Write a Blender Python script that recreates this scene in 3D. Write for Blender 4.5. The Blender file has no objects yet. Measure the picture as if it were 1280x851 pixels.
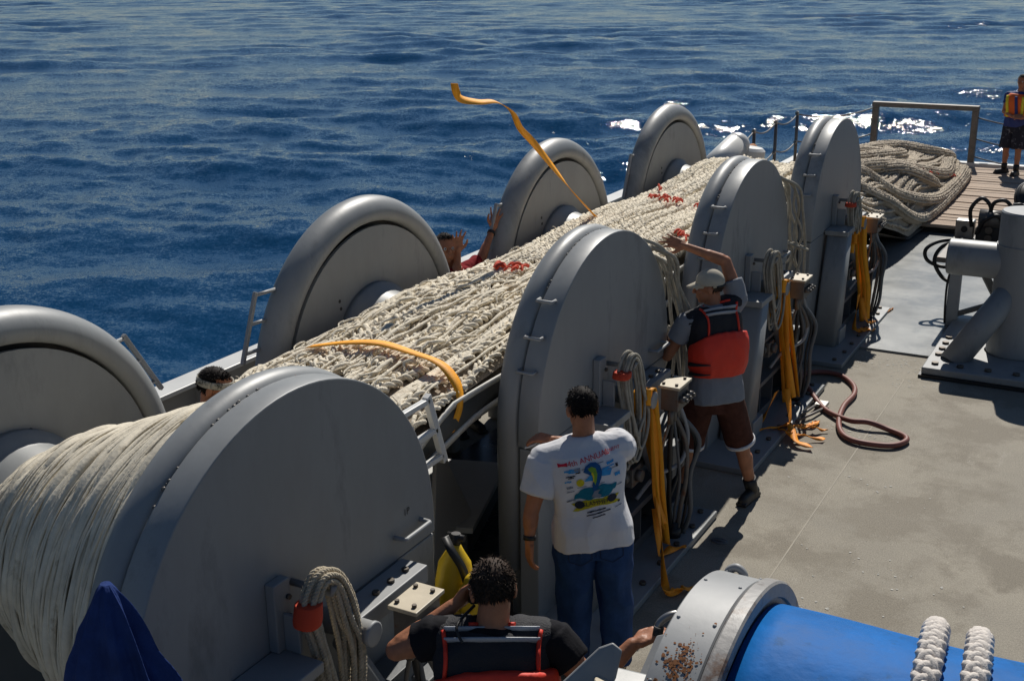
import bpy, bmesh, math, random
import numpy as np
from mathutils import Vector, Matrix, noise
from mathutils.bvhtree import BVHTree
random.seed(7); rng = np.random.default_rng(7)
PI = math.pi
SC = bpy.context.scene; COL = SC.collection
# ---------------------------------------------------------------- camera
cd = bpy.data.cameras.new('camera'); cam = bpy.data.objects.new('camera', cd); COL.objects.link(cam)
cam.location = (0, 0, 3.9)
_ya, _pi, _ro = (math.radians(a) for a in (28.787, 17.873, -.687))
_F = Vector((-math.sin(_ya)*math.cos(_pi), math.cos(_ya)*math.cos(_pi), -math.sin(_pi))); _R = Vector((math.cos(_ya), math.sin(_ya), 0)); _U = _R.cross(_F)
_R, _U = _R*math.cos(_ro)+_U*math.sin(_ro), _U*math.cos(_ro)-_R*math.sin(_ro)
cam.rotation_euler = Matrix((_R, _U, -_F)).transposed().to_euler()
cd.sensor_width = 36; cd.lens = 36*1498.1/1280; cd.clip_end = 20000; cd.clip_start = .05
SC.camera = cam
# ---------------------------------------------------------------- sky, sun, exposure
SUN = Vector((-.2, 1.0, 1.0)).normalized()
elev = math.asin(SUN.z); azim = math.atan2(SUN.x, SUN.y)
W = bpy.data.worlds.new('World'); SC.world = W; W.use_nodes = True
nt = W.node_tree; bg = nt.nodes['Background']
sky = nt.nodes.new('ShaderNodeTexSky'); sky.sky_type = 'NISHITA'; sky.sun_disc = False
sky.sun_elevation = elev; sky.sun_rotation = azim; sky.dust_density = 0; sky.ozone_density = 4.0; sky.air_density = 1.0
nt.links.new(sky.outputs[0], bg.inputs[0]); bg.inputs[1].default_value = .05
sl = bpy.data.lights.new('sun', 'SUN'); sl.energy = 5.0; sl.angle = math.radians(.5); sl.color = (1, .95, .87)
so = bpy.data.objects.new('sun', sl); COL.objects.link(so); so.location = (0, 0, 30)
so.rotation_euler = SUN.to_track_quat('Z', 'Y').to_euler()
SC.view_settings.view_transform = 'Standard'; SC.view_settings.look = 'None'
SC.view_settings.exposure = -0.12; SC.view_settings.gamma = 1

# ---------------------------------------------------------------- materials
def mat(name, col, rough=.6, metal=0, var=.15, vscale=3, bump=0, bscale=40, spec=.5, stain=None, stain_scale=1.5, stain_amt=.5, stretch=(1,1,1), detail=6, stain2=None, speck=0):
    m = bpy.data.materials.new(name); m.use_nodes = True; t = m.node_tree; N = t.nodes; L = t.links
    p = N['Principled BSDF']; p.inputs['Roughness'].default_value = rough; p.inputs['Metallic'].default_value = metal
    p.inputs['Specular IOR Level'].default_value = spec
    g = N.new('ShaderNodeNewGeometry'); mp = N.new('ShaderNodeMapping'); mp.inputs['Scale'].default_value = stretch
    L.new(g.outputs['Position'], mp.inputs['Vector'])
    nz = N.new('ShaderNodeTexNoise'); nz.inputs['Scale'].default_value = vscale; nz.inputs['Detail'].default_value = detail; nz.inputs['Roughness'].default_value = .65
    L.new(mp.outputs[0], nz.inputs['Vector'])
    cr = N.new('ShaderNodeValToRGB'); cr.color_ramp.elements[0].position = .28; cr.color_ramp.elements[1].position = .72
    c = np.array(col)
    cr.color_ramp.elements[0].color = (*np.clip(c*(1-var), 0, 1), 1); cr.color_ramp.elements[1].color = (*np.clip(c*(1+var), 0, 1), 1)
    L.new(nz.outputs['Fac'], cr.inputs[0]); out = cr.outputs[0]
    if stain is not None:
        n2 = N.new('ShaderNodeTexNoise'); n2.inputs['Scale'].default_value = stain_scale; n2.inputs['Detail'].default_value = 9; n2.inputs['Roughness'].default_value = .7
        L.new(mp.outputs[0], n2.inputs['Vector'])
        r2 = N.new('ShaderNodeValToRGB'); r2.color_ramp.elements[0].position = 1-stain_amt; r2.color_ramp.elements[1].position = min(1, 1-stain_amt+.1)
        L.new(n2.outputs['Fac'], r2.inputs[0])
        mx = N.new('ShaderNodeMix'); mx.data_type = 'RGBA'; L.new(r2.outputs[0], mx.inputs[0]); L.new(out, mx.inputs[6])
        mx.inputs[7].default_value = (*stain, 1); out = mx.outputs[2]
    if stain2 is not None:
        c2, sc2, am2, st2 = stain2
        m2 = N.new('ShaderNodeMapping'); m2.inputs['Scale'].default_value = st2; m2.inputs['Location'].default_value = (3.7, 1.9, .4); L.new(g.outputs['Position'], m2.inputs[0])
        n3 = N.new('ShaderNodeTexNoise'); n3.inputs['Scale'].default_value = sc2; n3.inputs['Detail'].default_value = 10; n3.inputs['Roughness'].default_value = .75; L.new(m2.outputs[0], n3.inputs['Vector'])
        r3 = N.new('ShaderNodeMapRange'); r3.inputs['From Min'].default_value = 1-am2; r3.inputs['From Max'].default_value = 1-am2+.12; L.new(n3.outputs['Fac'], r3.inputs[0])
        mx = N.new('ShaderNodeMix'); mx.data_type = 'RGBA'; L.new(r3.outputs[0], mx.inputs[0]); L.new(out, mx.inputs[6]); mx.inputs[7].default_value = (*c2, 1); out = mx.outputs[2]
    if speck:
        n4 = N.new('ShaderNodeTexNoise'); n4.inputs['Scale'].default_value = 95; n4.inputs['Detail'].default_value = 3; L.new(g.outputs['Position'], n4.inputs['Vector'])
        r4 = N.new('ShaderNodeMapRange'); r4.inputs['From Min'].default_value = .3; r4.inputs['From Max'].default_value = .7; r4.inputs['To Min'].default_value = 1-speck; r4.inputs['To Max'].default_value = 1+speck; L.new(n4.outputs['Fac'], r4.inputs[0])
        vm = N.new('ShaderNodeVectorMath'); vm.operation = 'SCALE'; L.new(out, vm.inputs[0]); L.new(r4.outputs[0], vm.inputs['Scale']); out = vm.outputs[0]
    L.new(out, p.inputs['Base Color'])
    if bump:
        nb = N.new('ShaderNodeTexNoise'); nb.inputs['Scale'].default_value = bscale; nb.inputs['Detail'].default_value = 5
        L.new(mp.outputs[0], nb.inputs['Vector']); h = nb.outputs['Fac']
        bp = N.new('ShaderNodeBump'); bp.inputs['Strength'].default_value = bump; bp.inputs['Distance'].default_value = .01
        L.new(h, bp.inputs['Height']); L.new(bp.outputs[0], p.inputs['Normal'])
    # roughness mottling
    mr = N.new('ShaderNodeMapRange'); mr.inputs['To Min'].default_value = max(.03, rough-.1); mr.inputs['To Max'].default_value = min(1, rough+.1)
    L.new(nz.outputs['Fac'], mr.inputs[0]); L.new(mr.outputs[0], p.inputs['Roughness'])
    return m
M = {}
M['paint'] = mat('grey_paint', (.255, .265, .268), .46, var=.14, vscale=2.6, bump=.12, bscale=9, stain=(.195, .203, .207), stain_scale=2.6, stain_amt=.46, stretch=(1, 1, .35), stain2=((.14, .095, .065), 4.5, .335, (1,1,.4)))
M['paint_rust'] = mat('grey_paint_rusty', (.235, .25, .255), .42, var=.1, vscale=3, bump=.15, bscale=12, stain=(.13, .055, .02), stain_scale=5, stain_amt=.31)
M['paint_lt'] = mat('pale_grey_paint', (.29, .297, .30), .5, var=.1, vscale=3, bump=.1, bscale=14, stain=(.16, .07, .03), stain_scale=4, stain_amt=.29)
M['paint_dk'] = mat('dark_grey_paint', (.10, .108, .115), .5, var=.2, vscale=4, bump=.2, bscale=18, stain=(.05, .035, .025), stain_scale=4, stain_amt=.38)
M['white_paint'] = mat('white_paint', (.62, .62, .6), .4, var=.06, vscale=3, stain=(.35, .3, .24), stain_scale=3, stain_amt=.33)
M['black'] = mat('black_rubber', (.012, .012, .013), .5, var=.3)
M['steel'] = mat('bare_steel', (.35, .34, .32), .35, metal=.9, var=.2, vscale=15)
M['rust_steel'] = mat('weathered_steel', (.13, .12, .11), .5, metal=.3, var=.3, vscale=9, stain=(.14, .05, .02), stain_scale=9, stain_amt=.42)
M['flange_edge'] = mat('worn_flange_paint', (.27, .26, .25), .5, var=.15, vscale=8, bump=.3, bscale=20, stain=(.13, .075, .05), stain_scale=7, stain_amt=.50, stain2=((.07, .05, .04), 14, .40, (1,1,1)))
M['bolt'] = mat('bolt_metal', (.10, .085, .07), .5, metal=.5, var=.3, vscale=30)
M['tan_plate'] = mat('tan_plate', (.52, .45, .33), .45, var=.12, vscale=8, stain=(.25, .16, .08), stain_scale=9, stain_amt=.36)
M['net'] = mat('net_cream', (.76, .69, .56), .9, var=.22, vscale=9, bump=.9, bscale=60, spec=.15, stain=(.46, .37, .26), stain_scale=6, stain_amt=.43, stain2=((.34, .27, .19), 16, .345, (1,.4,1)))
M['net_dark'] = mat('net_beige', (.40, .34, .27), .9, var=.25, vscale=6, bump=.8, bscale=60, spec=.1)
M['net_spool'] = mat('net_spool_cream', (.68, .62, .50), .75, var=.2, vscale=9, bump=.25, bscale=60, spec=.25, stain=(.36, .30, .20), stain_scale=6, stain_amt=.40)
M['net_pile'] = mat('net_tan', (.50, .435, .35), .9, var=.28, vscale=5, bump=.7, bscale=45, spec=.1, stain=(.28, .23, .18), stain_scale=3, stain_amt=.45)
M['red_yarn'] = mat('red_yarn', (.62, .06, .02), .8, var=.2)
M['rope'] = mat('rope_grey', (.36, .335, .28), .85, var=.25, vscale=25, bump=.6, bscale=120, spec=.2)
M['rope_tan'] = mat('rope_tan', (.46, .40, .30), .85, var=.25, vscale=25, bump=.6, bscale=140, spec=.2)
M['rope_white'] = mat('rope_white', (.66, .61, .56), .8, var=.15, vscale=20, bump=.4, bscale=120, spec=.2)
M['strap'] = mat('orange_webbing', (.95, .31, .008), .6, var=.15, vscale=8, bump=.3, bscale=150)
M['strap_y'] = mat('yellow_webbing', (.95, .37, .010), .6, var=.15, vscale=8, bump=.3, bscale=150)
M['hose'] = mat('red_hose', (.20, .065, .05), .55, var=.2, vscale=12)
M['deck'] = mat('deck_nonskid', (.275, .248, .198), .78, var=.2, vscale=.9, bump=.6, bscale=170, stain=(.205, .18, .138), stain_scale=1.2, stain_amt=.53, detail=12, stain2=((.35, .325, .275), 2.2, .40, (1, .35, 1)), speck=.22)
M['deck_wet'] = mat('deck_grey', (.20, .21, .205), .32, var=.16, vscale=1.6, bump=.15, bscale=90, stain=(.09, .108, .12), stain_scale=1.1, stain_amt=.52, stain2=((.26, .265, .255), 2.6, .38, (1,1,1)), speck=.1)
M['dark_strip'] = mat('dark_deck_gloss', (.045, .048, .052), .28, var=.3, vscale=3, bump=.3, bscale=8)
M['seam'] = mat('seam_bead', (.315, .285, .23), .8, var=.2, vscale=6)
M['splash'] = mat('dried_salt', (.44, .43, .39), .8, var=.3, vscale=30)
M['wood'] = mat('weathered_timber', (.40, .30, .22), .8, var=.4, vscale=5, bump=.5, bscale=30, stretch=(.35, 5, 5), stain=(.22, .15, .10), stain_scale=2.5, stain_amt=.44)
M['blue_drum'] = mat('blue_drum_paint', (.001, .125, .42), .6, var=.2, vscale=5, bump=.7, bscale=9, stain=(.002, .09, .27), stain_scale=7, stain_amt=.44, spec=.12, stain2=((.03, .17, .40), 9, .33, (.4,1,1)))
M['navy'] = mat('navy_cloth', (.018, .040, .15), .85, var=.25, vscale=10, bump=.3, bscale=90, spec=.15)
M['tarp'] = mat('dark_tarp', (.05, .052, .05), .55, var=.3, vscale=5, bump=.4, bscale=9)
M['tarp_w'] = mat('white_tarp', (.58, .57, .53), .5, var=.15, vscale=6, bump=.3, bscale=15)
M['skin'] = mat('skin_tan', (.37, .155, .082), .5, var=.22, vscale=14, bump=.12, bscale=120, spec=.35)
M['hair'] = mat('dark_hair', (.010, .007, .006), .75, var=.4, vscale=40, spec=.2)
M['hair_b'] = mat('brown_grey_hair', (.05, .033, .024), .75, var=.7, vscale=70, spec=.2)
M['tee_w'] = mat('white_cotton', (.66, .66, .68), .9, var=.05, vscale=8, bump=.2, bscale=60, spec=.15)
M['tee_g'] = mat('grey_cotton', (.24, .255, .28), .9, var=.08, vscale=8, bump=.2, bscale=80, spec=.15)
M['tee_b'] = mat('black_cotton', (.012, .012, .015), .9, var=.2, vscale=8, bump=.2, bscale=80, spec=.15)
M['tee_r'] = mat('dark_red_cotton', (.22, .012, .018), .9, var=.15, vscale=8, spec=.15)
M['tee_lb'] = mat('pale_blue_cotton', (.50, .56, .66), .9, var=.12, vscale=9, spec=.15)
M['jeans'] = mat('blue_denim', (.022, .055, .15), .9, var=.35, vscale=6, bump=.3, bscale=180, spec=.15)
M['denim_seam'] = mat('denim_seam', (.008, .018, .05), .9, var=.2)
M['brown'] = mat('brown_cloth', (.075, .03, .022), .9, var=.35, vscale=16, spec=.15)
M['camo'] = mat('dark_patterned_cloth', (.03, .03, .04), .9, var=.2, spec=.1, stain=(.25, .25, .28), stain_scale=9, stain_amt=.44)
M['vest_red'] = mat('red_foam_vest', (.72, .035, .012), .6, var=.1, vscale=8, bump=.25, bscale=30)
M['vest_mesh'] = mat('black_mesh', (.016, .016, .02), .8, var=.2, vscale=30, bump=.5, bscale=160)
M['reflect'] = mat('grey_reflective_tape', (.34, .36, .4), .4, var=.08, vscale=20)
M['cap'] = mat('khaki_cap', (.46, .42, .34), .85, var=.1, vscale=12, spec=.15)
M['shoe'] = mat('black_shoe', (.012, .012, .013), .55, var=.3)
M['shoe_y'] = mat('brown_shoe', (.16, .09, .025), .6, var=.3)
M['yellow'] = mat('yellow_paint', (.66, .44, .015), .45, var=.12, vscale=6, bump=.2, bscale=20)
M['v_orange'] = mat('vest_orange', (.75, .12, .01), .7, var=.1); M['v_yel'] = mat('vest_yellow', (.75, .6, .03), .7, var=.1); M['v_blue'] = mat('vest_blue', (.02, .035, .16), .7, var=.1)
M['orange_cover'] = mat('faded_orange_cover', (.42, .17, .06), .8, var=.3, vscale=8, bump=.5, bscale=14)
for k, c in dict(p_red=(.60, .03, .06), p_blue=(.05, .30, .62), p_teal=(.015, .16, .24), p_dark=(.03, .035, .05), p_yel=(.62, .52, .03), p_green=(.20, .36, .05), p_fish=(.02, .10, .26), p_grey=(.22, .25, .30), p_gold=(.46, .40, .03)).items():
    M[k] = mat('print_'+k[2:], c, .85, var=.15, vscale=40, spec=.1)

# ---------------------------------------------------------------- mesh helpers
def V(*a): return np.array(a, float)
def unit(v): v = np.asarray(v, float); return v/max(1e-9, np.linalg.norm(v))
class MB:
    def __init__(s): s.v = []; s.f = []; s.n = 0; s.sm = []
    def add(s, v, f, smooth=False):
        v = np.asarray(v, float).reshape(-1, 3); s.v.append(v); n = s.n
        for q in (f.tolist() if isinstance(f, np.ndarray) else f): s.f.append([i+n for i in q])
        s.sm += [smooth]*len(f); s.n += len(v); return s
    def box(s, a, b, taper=None):
        x0, y0, z0 = a; x1, y1, z1 = b
        v = [(x0,y0,z0),(x1,y0,z0),(x1,y1,z0),(x0,y1,z0),(x0,y0,z1),(x1,y0,z1),(x1,y1,z1),(x0,y1,z1)]
        return s.add(v, [(0,3,2,1),(4,5,6,7),(0,1,5,4),(1,2,6,5),(2,3,7,6),(3,0,4,7)])
    def obox(s, c, ux, uy, uz, hx, hy, hz):
        c = V(*c); ux, uy, uz = unit(ux)*hx, unit(uy)*hy, unit(uz)*hz
        v = [c+i*ux+j*uy+k*uz for k in (-1,1) for (i,j) in ((-1,-1),(1,-1),(1,1),(-1,1))]
        return s.add(v, [(0,3,2,1),(4,5,6,7),(0,1,5,4),(1,2,6,5),(2,3,7,6),(3,0,4,7)])
    def bar(s, p0, p1, w, h, up=(0,0,1)):
        p0, p1 = V(*p0), V(*p1); d = p1-p0; u = np.asarray(up, float)
        if abs(unit(d)@unit(u)) > .98: u = V(1,0,0)
        x = unit(np.cross(d, u)); z = np.cross(x, unit(d))
        return s.obox((p0+p1)/2, unit(d), x, z, np.linalg.norm(d)/2, w/2, h/2)
    def cyl(s, p0, p1, r0, r1=None, n=16, caps=True):
        r1 = r0 if r1 is None else r1; p0, p1 = V(*p0), V(*p1); d = unit(p1-p0)
        u = V(0,0,1) if abs(d[2]) < .9 else V(1,0,0)
        x = unit(np.cross(u, d)); y = np.cross(d, x); a = np.arange(n)*2*PI/n
        c = np.cos(a)[:,None]*x+np.sin(a)[:,None]*y
        s.add(np.vstack([p0+c*r0, p1+c*r1]), [(i, (i+1)%n, (i+1)%n+n, i+n) for i in range(n)], True)
        if caps:
            s.add(p0+c*r0, [tuple(range(n-1,-1,-1))]); s.add(p1+c*r1, [tuple(range(n))])
        return s
    def tube(s, path, r, n=8, closed=False, caps=True, up=None):
        P = np.asarray(path, float); k = len(P); r = np.broadcast_to(np.asarray(r, float), (k,))
        if closed: T = np.roll(P,-1,0)-np.roll(P,1,0)
        else: T = np.gradient(P, axis=0)
        T /= np.linalg.norm(T, axis=1)[:,None]+1e-12
        X = np.zeros_like(P)
        if up is not None:
            u = np.asarray(up, float); X = np.cross(T, u); X /= np.linalg.norm(X, axis=1)[:,None]+1e-9
        else:
            x = np.cross(T[0], V(0,0,1) if abs(T[0][2]) < .9 else V(1,0,0)); x = unit(x)
            for i in range(k):
                x = x-(x@T[i])*T[i]; x = unit(x); X[i] = x
        Y = np.cross(T, X); a = np.arange(n)*2*PI/n
        v = P[:,None]+r[:,None,None]*(np.cos(a)[None,:,None]*X[:,None]+np.sin(a)[None,:,None]*Y[:,None])
        i = np.arange(k if closed else k-1)[:,None]*n; j = np.arange(n)[None]; i2 = (i+n) % (k*n)
        f = np.stack([i+j, i+(j+1)%n, i2+(j+1)%n, i2+j], -1).reshape(-1,4)
        s.add(v.reshape(-1,3), f, True)
        if caps and not closed:
            s.add(v[0], [tuple(range(n-1,-1,-1))]); s.add(v[-1], [tuple(range(n))])
        return s
    def lathe(s, prof, o, axis, n=32, a0=0, a1=2*PI, smooth=True, ref=None):
        o = V(*o); d = unit(axis); u = V(0,0,1) if abs(d[2]) < .9 else V(1,0,0)
        if ref is not None: u = V(*ref)
        x = unit(u-(u@d)*d); y = np.cross(d, x); full = abs(a1-a0-2*PI) < 1e-6
        a = a0+(a1-a0)*np.arange(n)/(n if full else n-1); c = np.cos(a)[:,None]*x+np.sin(a)[:,None]*y
        v = np.stack([o+d*h+c*r for h, r in prof]); m = len(prof)
        f = [(i*n+j, i*n+(j+1)%n, (i+1)*n+(j+1)%n, (i+1)*n+j) for i in range(m-1) for j in range(n if full else n-1)]
        return s.add(v.reshape(-1,3), f, smooth)
    def prism(s, pts, x0, x1, smooth_side=None):     # outline in (y,z), extruded along x
        n = len(pts); v = [(x0,y,z) for y,z in pts]+[(x1,y,z) for y,z in pts]
        s.add(v, [tuple(range(n-1,-1,-1)), tuple(range(n,2*n))])
        side = [(i,(i+1)%n,(i+1)%n+n,i+n) for i in range(n)]
        return s.add(v, side, True if smooth_side is None else smooth_side)
    def sphere(s, c, r, n=12, m=8, scale=(1,1,1), R=None):
        c = V(*c); v = []; f = []
        for i in range(m+1):
            t = PI*i/m
            for j in range(n):
                a = 2*PI*j/n; v.append((math.sin(t)*math.cos(a), math.sin(t)*math.sin(a), math.cos(t)))
        v = np.array(v)*r*np.array(scale)
        if R is not None: v = v@np.array(R).T
        for i in range(m):
            for j in range(n): f.append((i*n+j, (i+1)*n+j, (i+1)*n+(j+1)%n, i*n+(j+1)%n))
        return s.add(v+c, f, True)
    def capsule(s, p0, p1, r0, r1=None, n=10):
        r1 = r0 if r1 is None else r1
        s.cyl(p0, p1, r0, r1, n); s.sphere(p0, r0, n, 6); return s.sphere(p1, r1, n, 6)
    def loft(s, rings, n=20, caps=True):             # rings: centre, right, fwd (vectors scaled to the half widths)
        a = np.arange(n)*2*PI/n; v = []
        for c, x, y, *pw in rings:
            e = pw[0] if pw else 1.0
            ca = np.sign(np.cos(a))*np.abs(np.cos(a))**e; sa = np.sign(np.sin(a))*np.abs(np.sin(a))**e
            v.append(V(*c)+ca[:,None]*np.asarray(x)+sa[:,None]*np.asarray(y))
        v = np.array(v); m = len(v)
        s.add(v.reshape(-1,3), [(i*n+j, i*n+(j+1)%n, (i+1)*n+(j+1)%n, (i+1)*n+j) for i in range(m-1) for j in range(n)], True)
        if caps: s.add(v[0], [tuple(range(n-1,-1,-1))]); s.add(v[-1], [tuple(range(n))])
        return s
    def ribbon(s, path, side, w, th=.004):
        P = np.asarray(path, float); k = len(P); S = np.asarray(side, float)
        if S.ndim == 1: S = np.repeat(S[None], k, 0)
        S = S/np.linalg.norm(S, axis=1)[:,None]; T = np.gradient(P, axis=0)
        Nn = np.cross(S, T); Nn /= np.linalg.norm(Nn, axis=1)[:,None]+1e-9
        w = np.broadcast_to(np.asarray(w, float), (k,))[:,None]
        v = np.stack([P-S*w/2-Nn*th/2, P+S*w/2-Nn*th/2, P+S*w/2+Nn*th/2, P-S*w/2+Nn*th/2], 1)
        f = [(i*4+j, i*4+(j+1)%4, (i+1)*4+(j+1)%4, (i+1)*4+j) for i in range(k-1) for j in range(4)]
        s.add(v.reshape(-1,3), f, True); s.add(v[0], [(3,2,1,0)]); return s.add(v[-1], [(0,1,2,3)])
    def arr(s): return np.vstack(s.v)
    def mesh(s, name, off=None):
        me = bpy.data.meshes.new(name); v = s.arr()
        if off is not None: v = v-np.array(off)
        me.from_pydata(v.tolist(), [], s.f); me.polygons.foreach_set('use_smooth', s.sm); me.update(); return me
    def build(s, name, m, parent=None, bevel=0, recalc=True, sharp=False):
        off = wloc(parent) if parent is not None else np.zeros(3)
        if parent is None: off = s.arr().mean(0); off[2] = s.arr()[:,2].min()
        me = s.mesh(name, off)
        if recalc:
            b = bmesh.new(); b.from_mesh(me); bmesh.ops.remove_doubles(b, verts=b.verts, dist=1e-5); bmesh.ops.recalc_face_normals(b, faces=b.faces); b.to_mesh(me); b.free()
        if sharp: me.polygons.foreach_set('use_smooth', [True]*len(me.polygons)); me.set_sharp_from_angle(angle=math.radians(32))
        o = link(name, me, m, parent)
        if parent is None: o.location = off
        if bevel:
            md = o.modifiers.new('bevel', 'BEVEL'); md.width = bevel; md.segments = 2; md.limit_method = 'ANGLE'; md.angle_limit = math.radians(40)
        return o
def wloc(o):
    p = np.zeros(3)
    while o is not None: p = p+np.array(o.location); o = o.parent
    return p
def link(name, me, m, parent=None):
    o = bpy.data.objects.new(name, me); COL.objects.link(o)
    if m is not None: me.materials.append(M[m] if isinstance(m, str) else m)
    if parent is not None: o.parent = parent
    return o
def thing(name, label, cat, loc, group=None):
    o = bpy.data.objects.new(name, None); COL.objects.link(o); o.location = loc; o.empty_display_size = .2
    return tag(o, label, cat, group)
def tag(o, label, cat, group=None):
    o['label'] = label; o['category'] = cat
    if group: o['group'] = group
    return o
def struct(o): o['kind'] = 'structure'; return o
def copy_tree(o, parent=None):
    c = o.copy(); COL.objects.link(c); c.parent = parent
    for ch in list(o.children): copy_tree(ch, c)
    return c
def smooth_path(pts, n=40, closed=False):
    P = np.asarray(pts, float); k = len(P); out = []
    def g(i): return P[i % k] if closed else P[min(max(i,0),k-1)]
    seg = k if closed else k-1; per = max(2, n//seg)
    for i in range(seg):
        p0,p1,p2,p3 = g(i-1),g(i),g(i+1),g(i+2)
        for t in np.arange(per)/per:
            out.append(.5*((2*p1)+(-p0+p2)*t+(2*p0-5*p1+4*p2-p3)*t*t+(-p0+3*p1-3*p2+p3)*t**3))
    if not closed: out.append(P[-1])
    return np.array(out)
def resample(P, step):
    P = np.asarray(P, float); d = np.r_[0, np.cumsum(np.linalg.norm(np.diff(P, axis=0), axis=1))]
    s = np.arange(0, d[-1], step); return np.stack([np.interp(s, d, P[:,i]) for i in range(3)], -1), s
def braid(mb, path, w=.035, h=.02, pitch=.13, r=.017, spp=9, sides=5, up=(0,0,1), jit=0., strands=3, fuzz=0.):
    P, s = resample(path, pitch/spp)
    if len(P) < 4: return
    T = np.gradient(P, axis=0); T /= np.linalg.norm(T, axis=1)[:,None]+1e-9
    U = np.asarray(up, float); B = np.cross(T, U); B /= np.linalg.norm(B, axis=1)[:,None]+1e-9; Nn = np.cross(B, T)
    ph0 = rng.uniform(0, 6)
    ww = 1+jit*np.interp(s, np.linspace(0, s[-1], 24), rng.uniform(-1, 1, 24))
    for k in range(strands):
        a = 2*PI*s/pitch+2*PI*k/strands+ph0+jit*3*np.interp(s, np.linspace(0, s[-1], 40), rng.uniform(-1, 1, 40))
        Q = P+B*(w*ww*np.sin(a))[:,None]+Nn*(h*np.sin(2*a))[:,None]
        if fuzz: Q = Q+rng.normal(0, fuzz, Q.shape)
        mb.tube(Q, r*(1+.15*rng.normal(size=len(Q))) if fuzz else r, sides, up=U, caps=True)
def twist(mb, path, R=.02, r=None, pitch=.1, strands=3, spp=8, sides=5):
    P, s = resample(path, pitch/spp); r = R*.55 if r is None else r
    T = np.gradient(P, axis=0); T /= np.linalg.norm(T, axis=1)[:,None]+1e-9
    x = unit(np.cross(T[0], V(.3,.5,.8))); X = np.zeros_like(P)
    for i in range(len(P)): x = unit(x-(x@T[i])*T[i]); X[i] = x
    Y = np.cross(T, X)
    for k in range(strands):
        a = 2*PI*s/pitch+2*PI*k/strands
        mb.tube(P+(R-r)*1.05*(np.cos(a)[:,None]*X+np.sin(a)[:,None]*Y), r, sides)
def voxel(mb, size, sm=3, disp=None):
    me = mb.mesh('tmp'); o = bpy.data.objects.new('tmp', me); COL.objects.link(o)
    md = o.modifiers.new('r', 'REMESH'); md.mode = 'VOXEL'; md.voxel_size = size; md.use_smooth_shade = True
    if sm: m2 = o.modifiers.new('s', 'SMOOTH'); m2.factor = .5; m2.iterations = sm
    dg = bpy.context.evaluated_depsgraph_get(); dg.update()
    r = bpy.data.meshes.new_from_object(o.evaluated_get(dg)); bpy.data.objects.remove(o); bpy.data.meshes.remove(me)
    if disp is not None:
        n = len(r.vertices); co = np.empty(n*3); no = np.empty(n*3); r.vertices.foreach_get('co', co); r.vertices.foreach_get('normal', no)
        co = co.reshape(-1,3); no = no.reshape(-1,3); d = np.array([disp(c, q) for c, q in zip(co, no)])
        r.vertices.foreach_set('co', (co+no*d[:,None]).ravel()); r.update()
    return r
def obj_from(me, name, m, parent):
    off = wloc(parent); me.name = name; me.transform(Matrix.Translation(-Vector(off)))
    me.materials.clear(); me.materials.append(M[m] if isinstance(m, str) else m)
    me.polygons.foreach_set('use_smooth', [True]*len(me.polygons))
    o = bpy.data.objects.new(name, me); COL.objects.link(o); o.parent = parent; return o
def bolt(mb, p, axis=(0,0,1), r=.018, h=.016):
    p = V(*p); mb.cyl(p, p+unit(axis)*h, r, n=6); return mb
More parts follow.
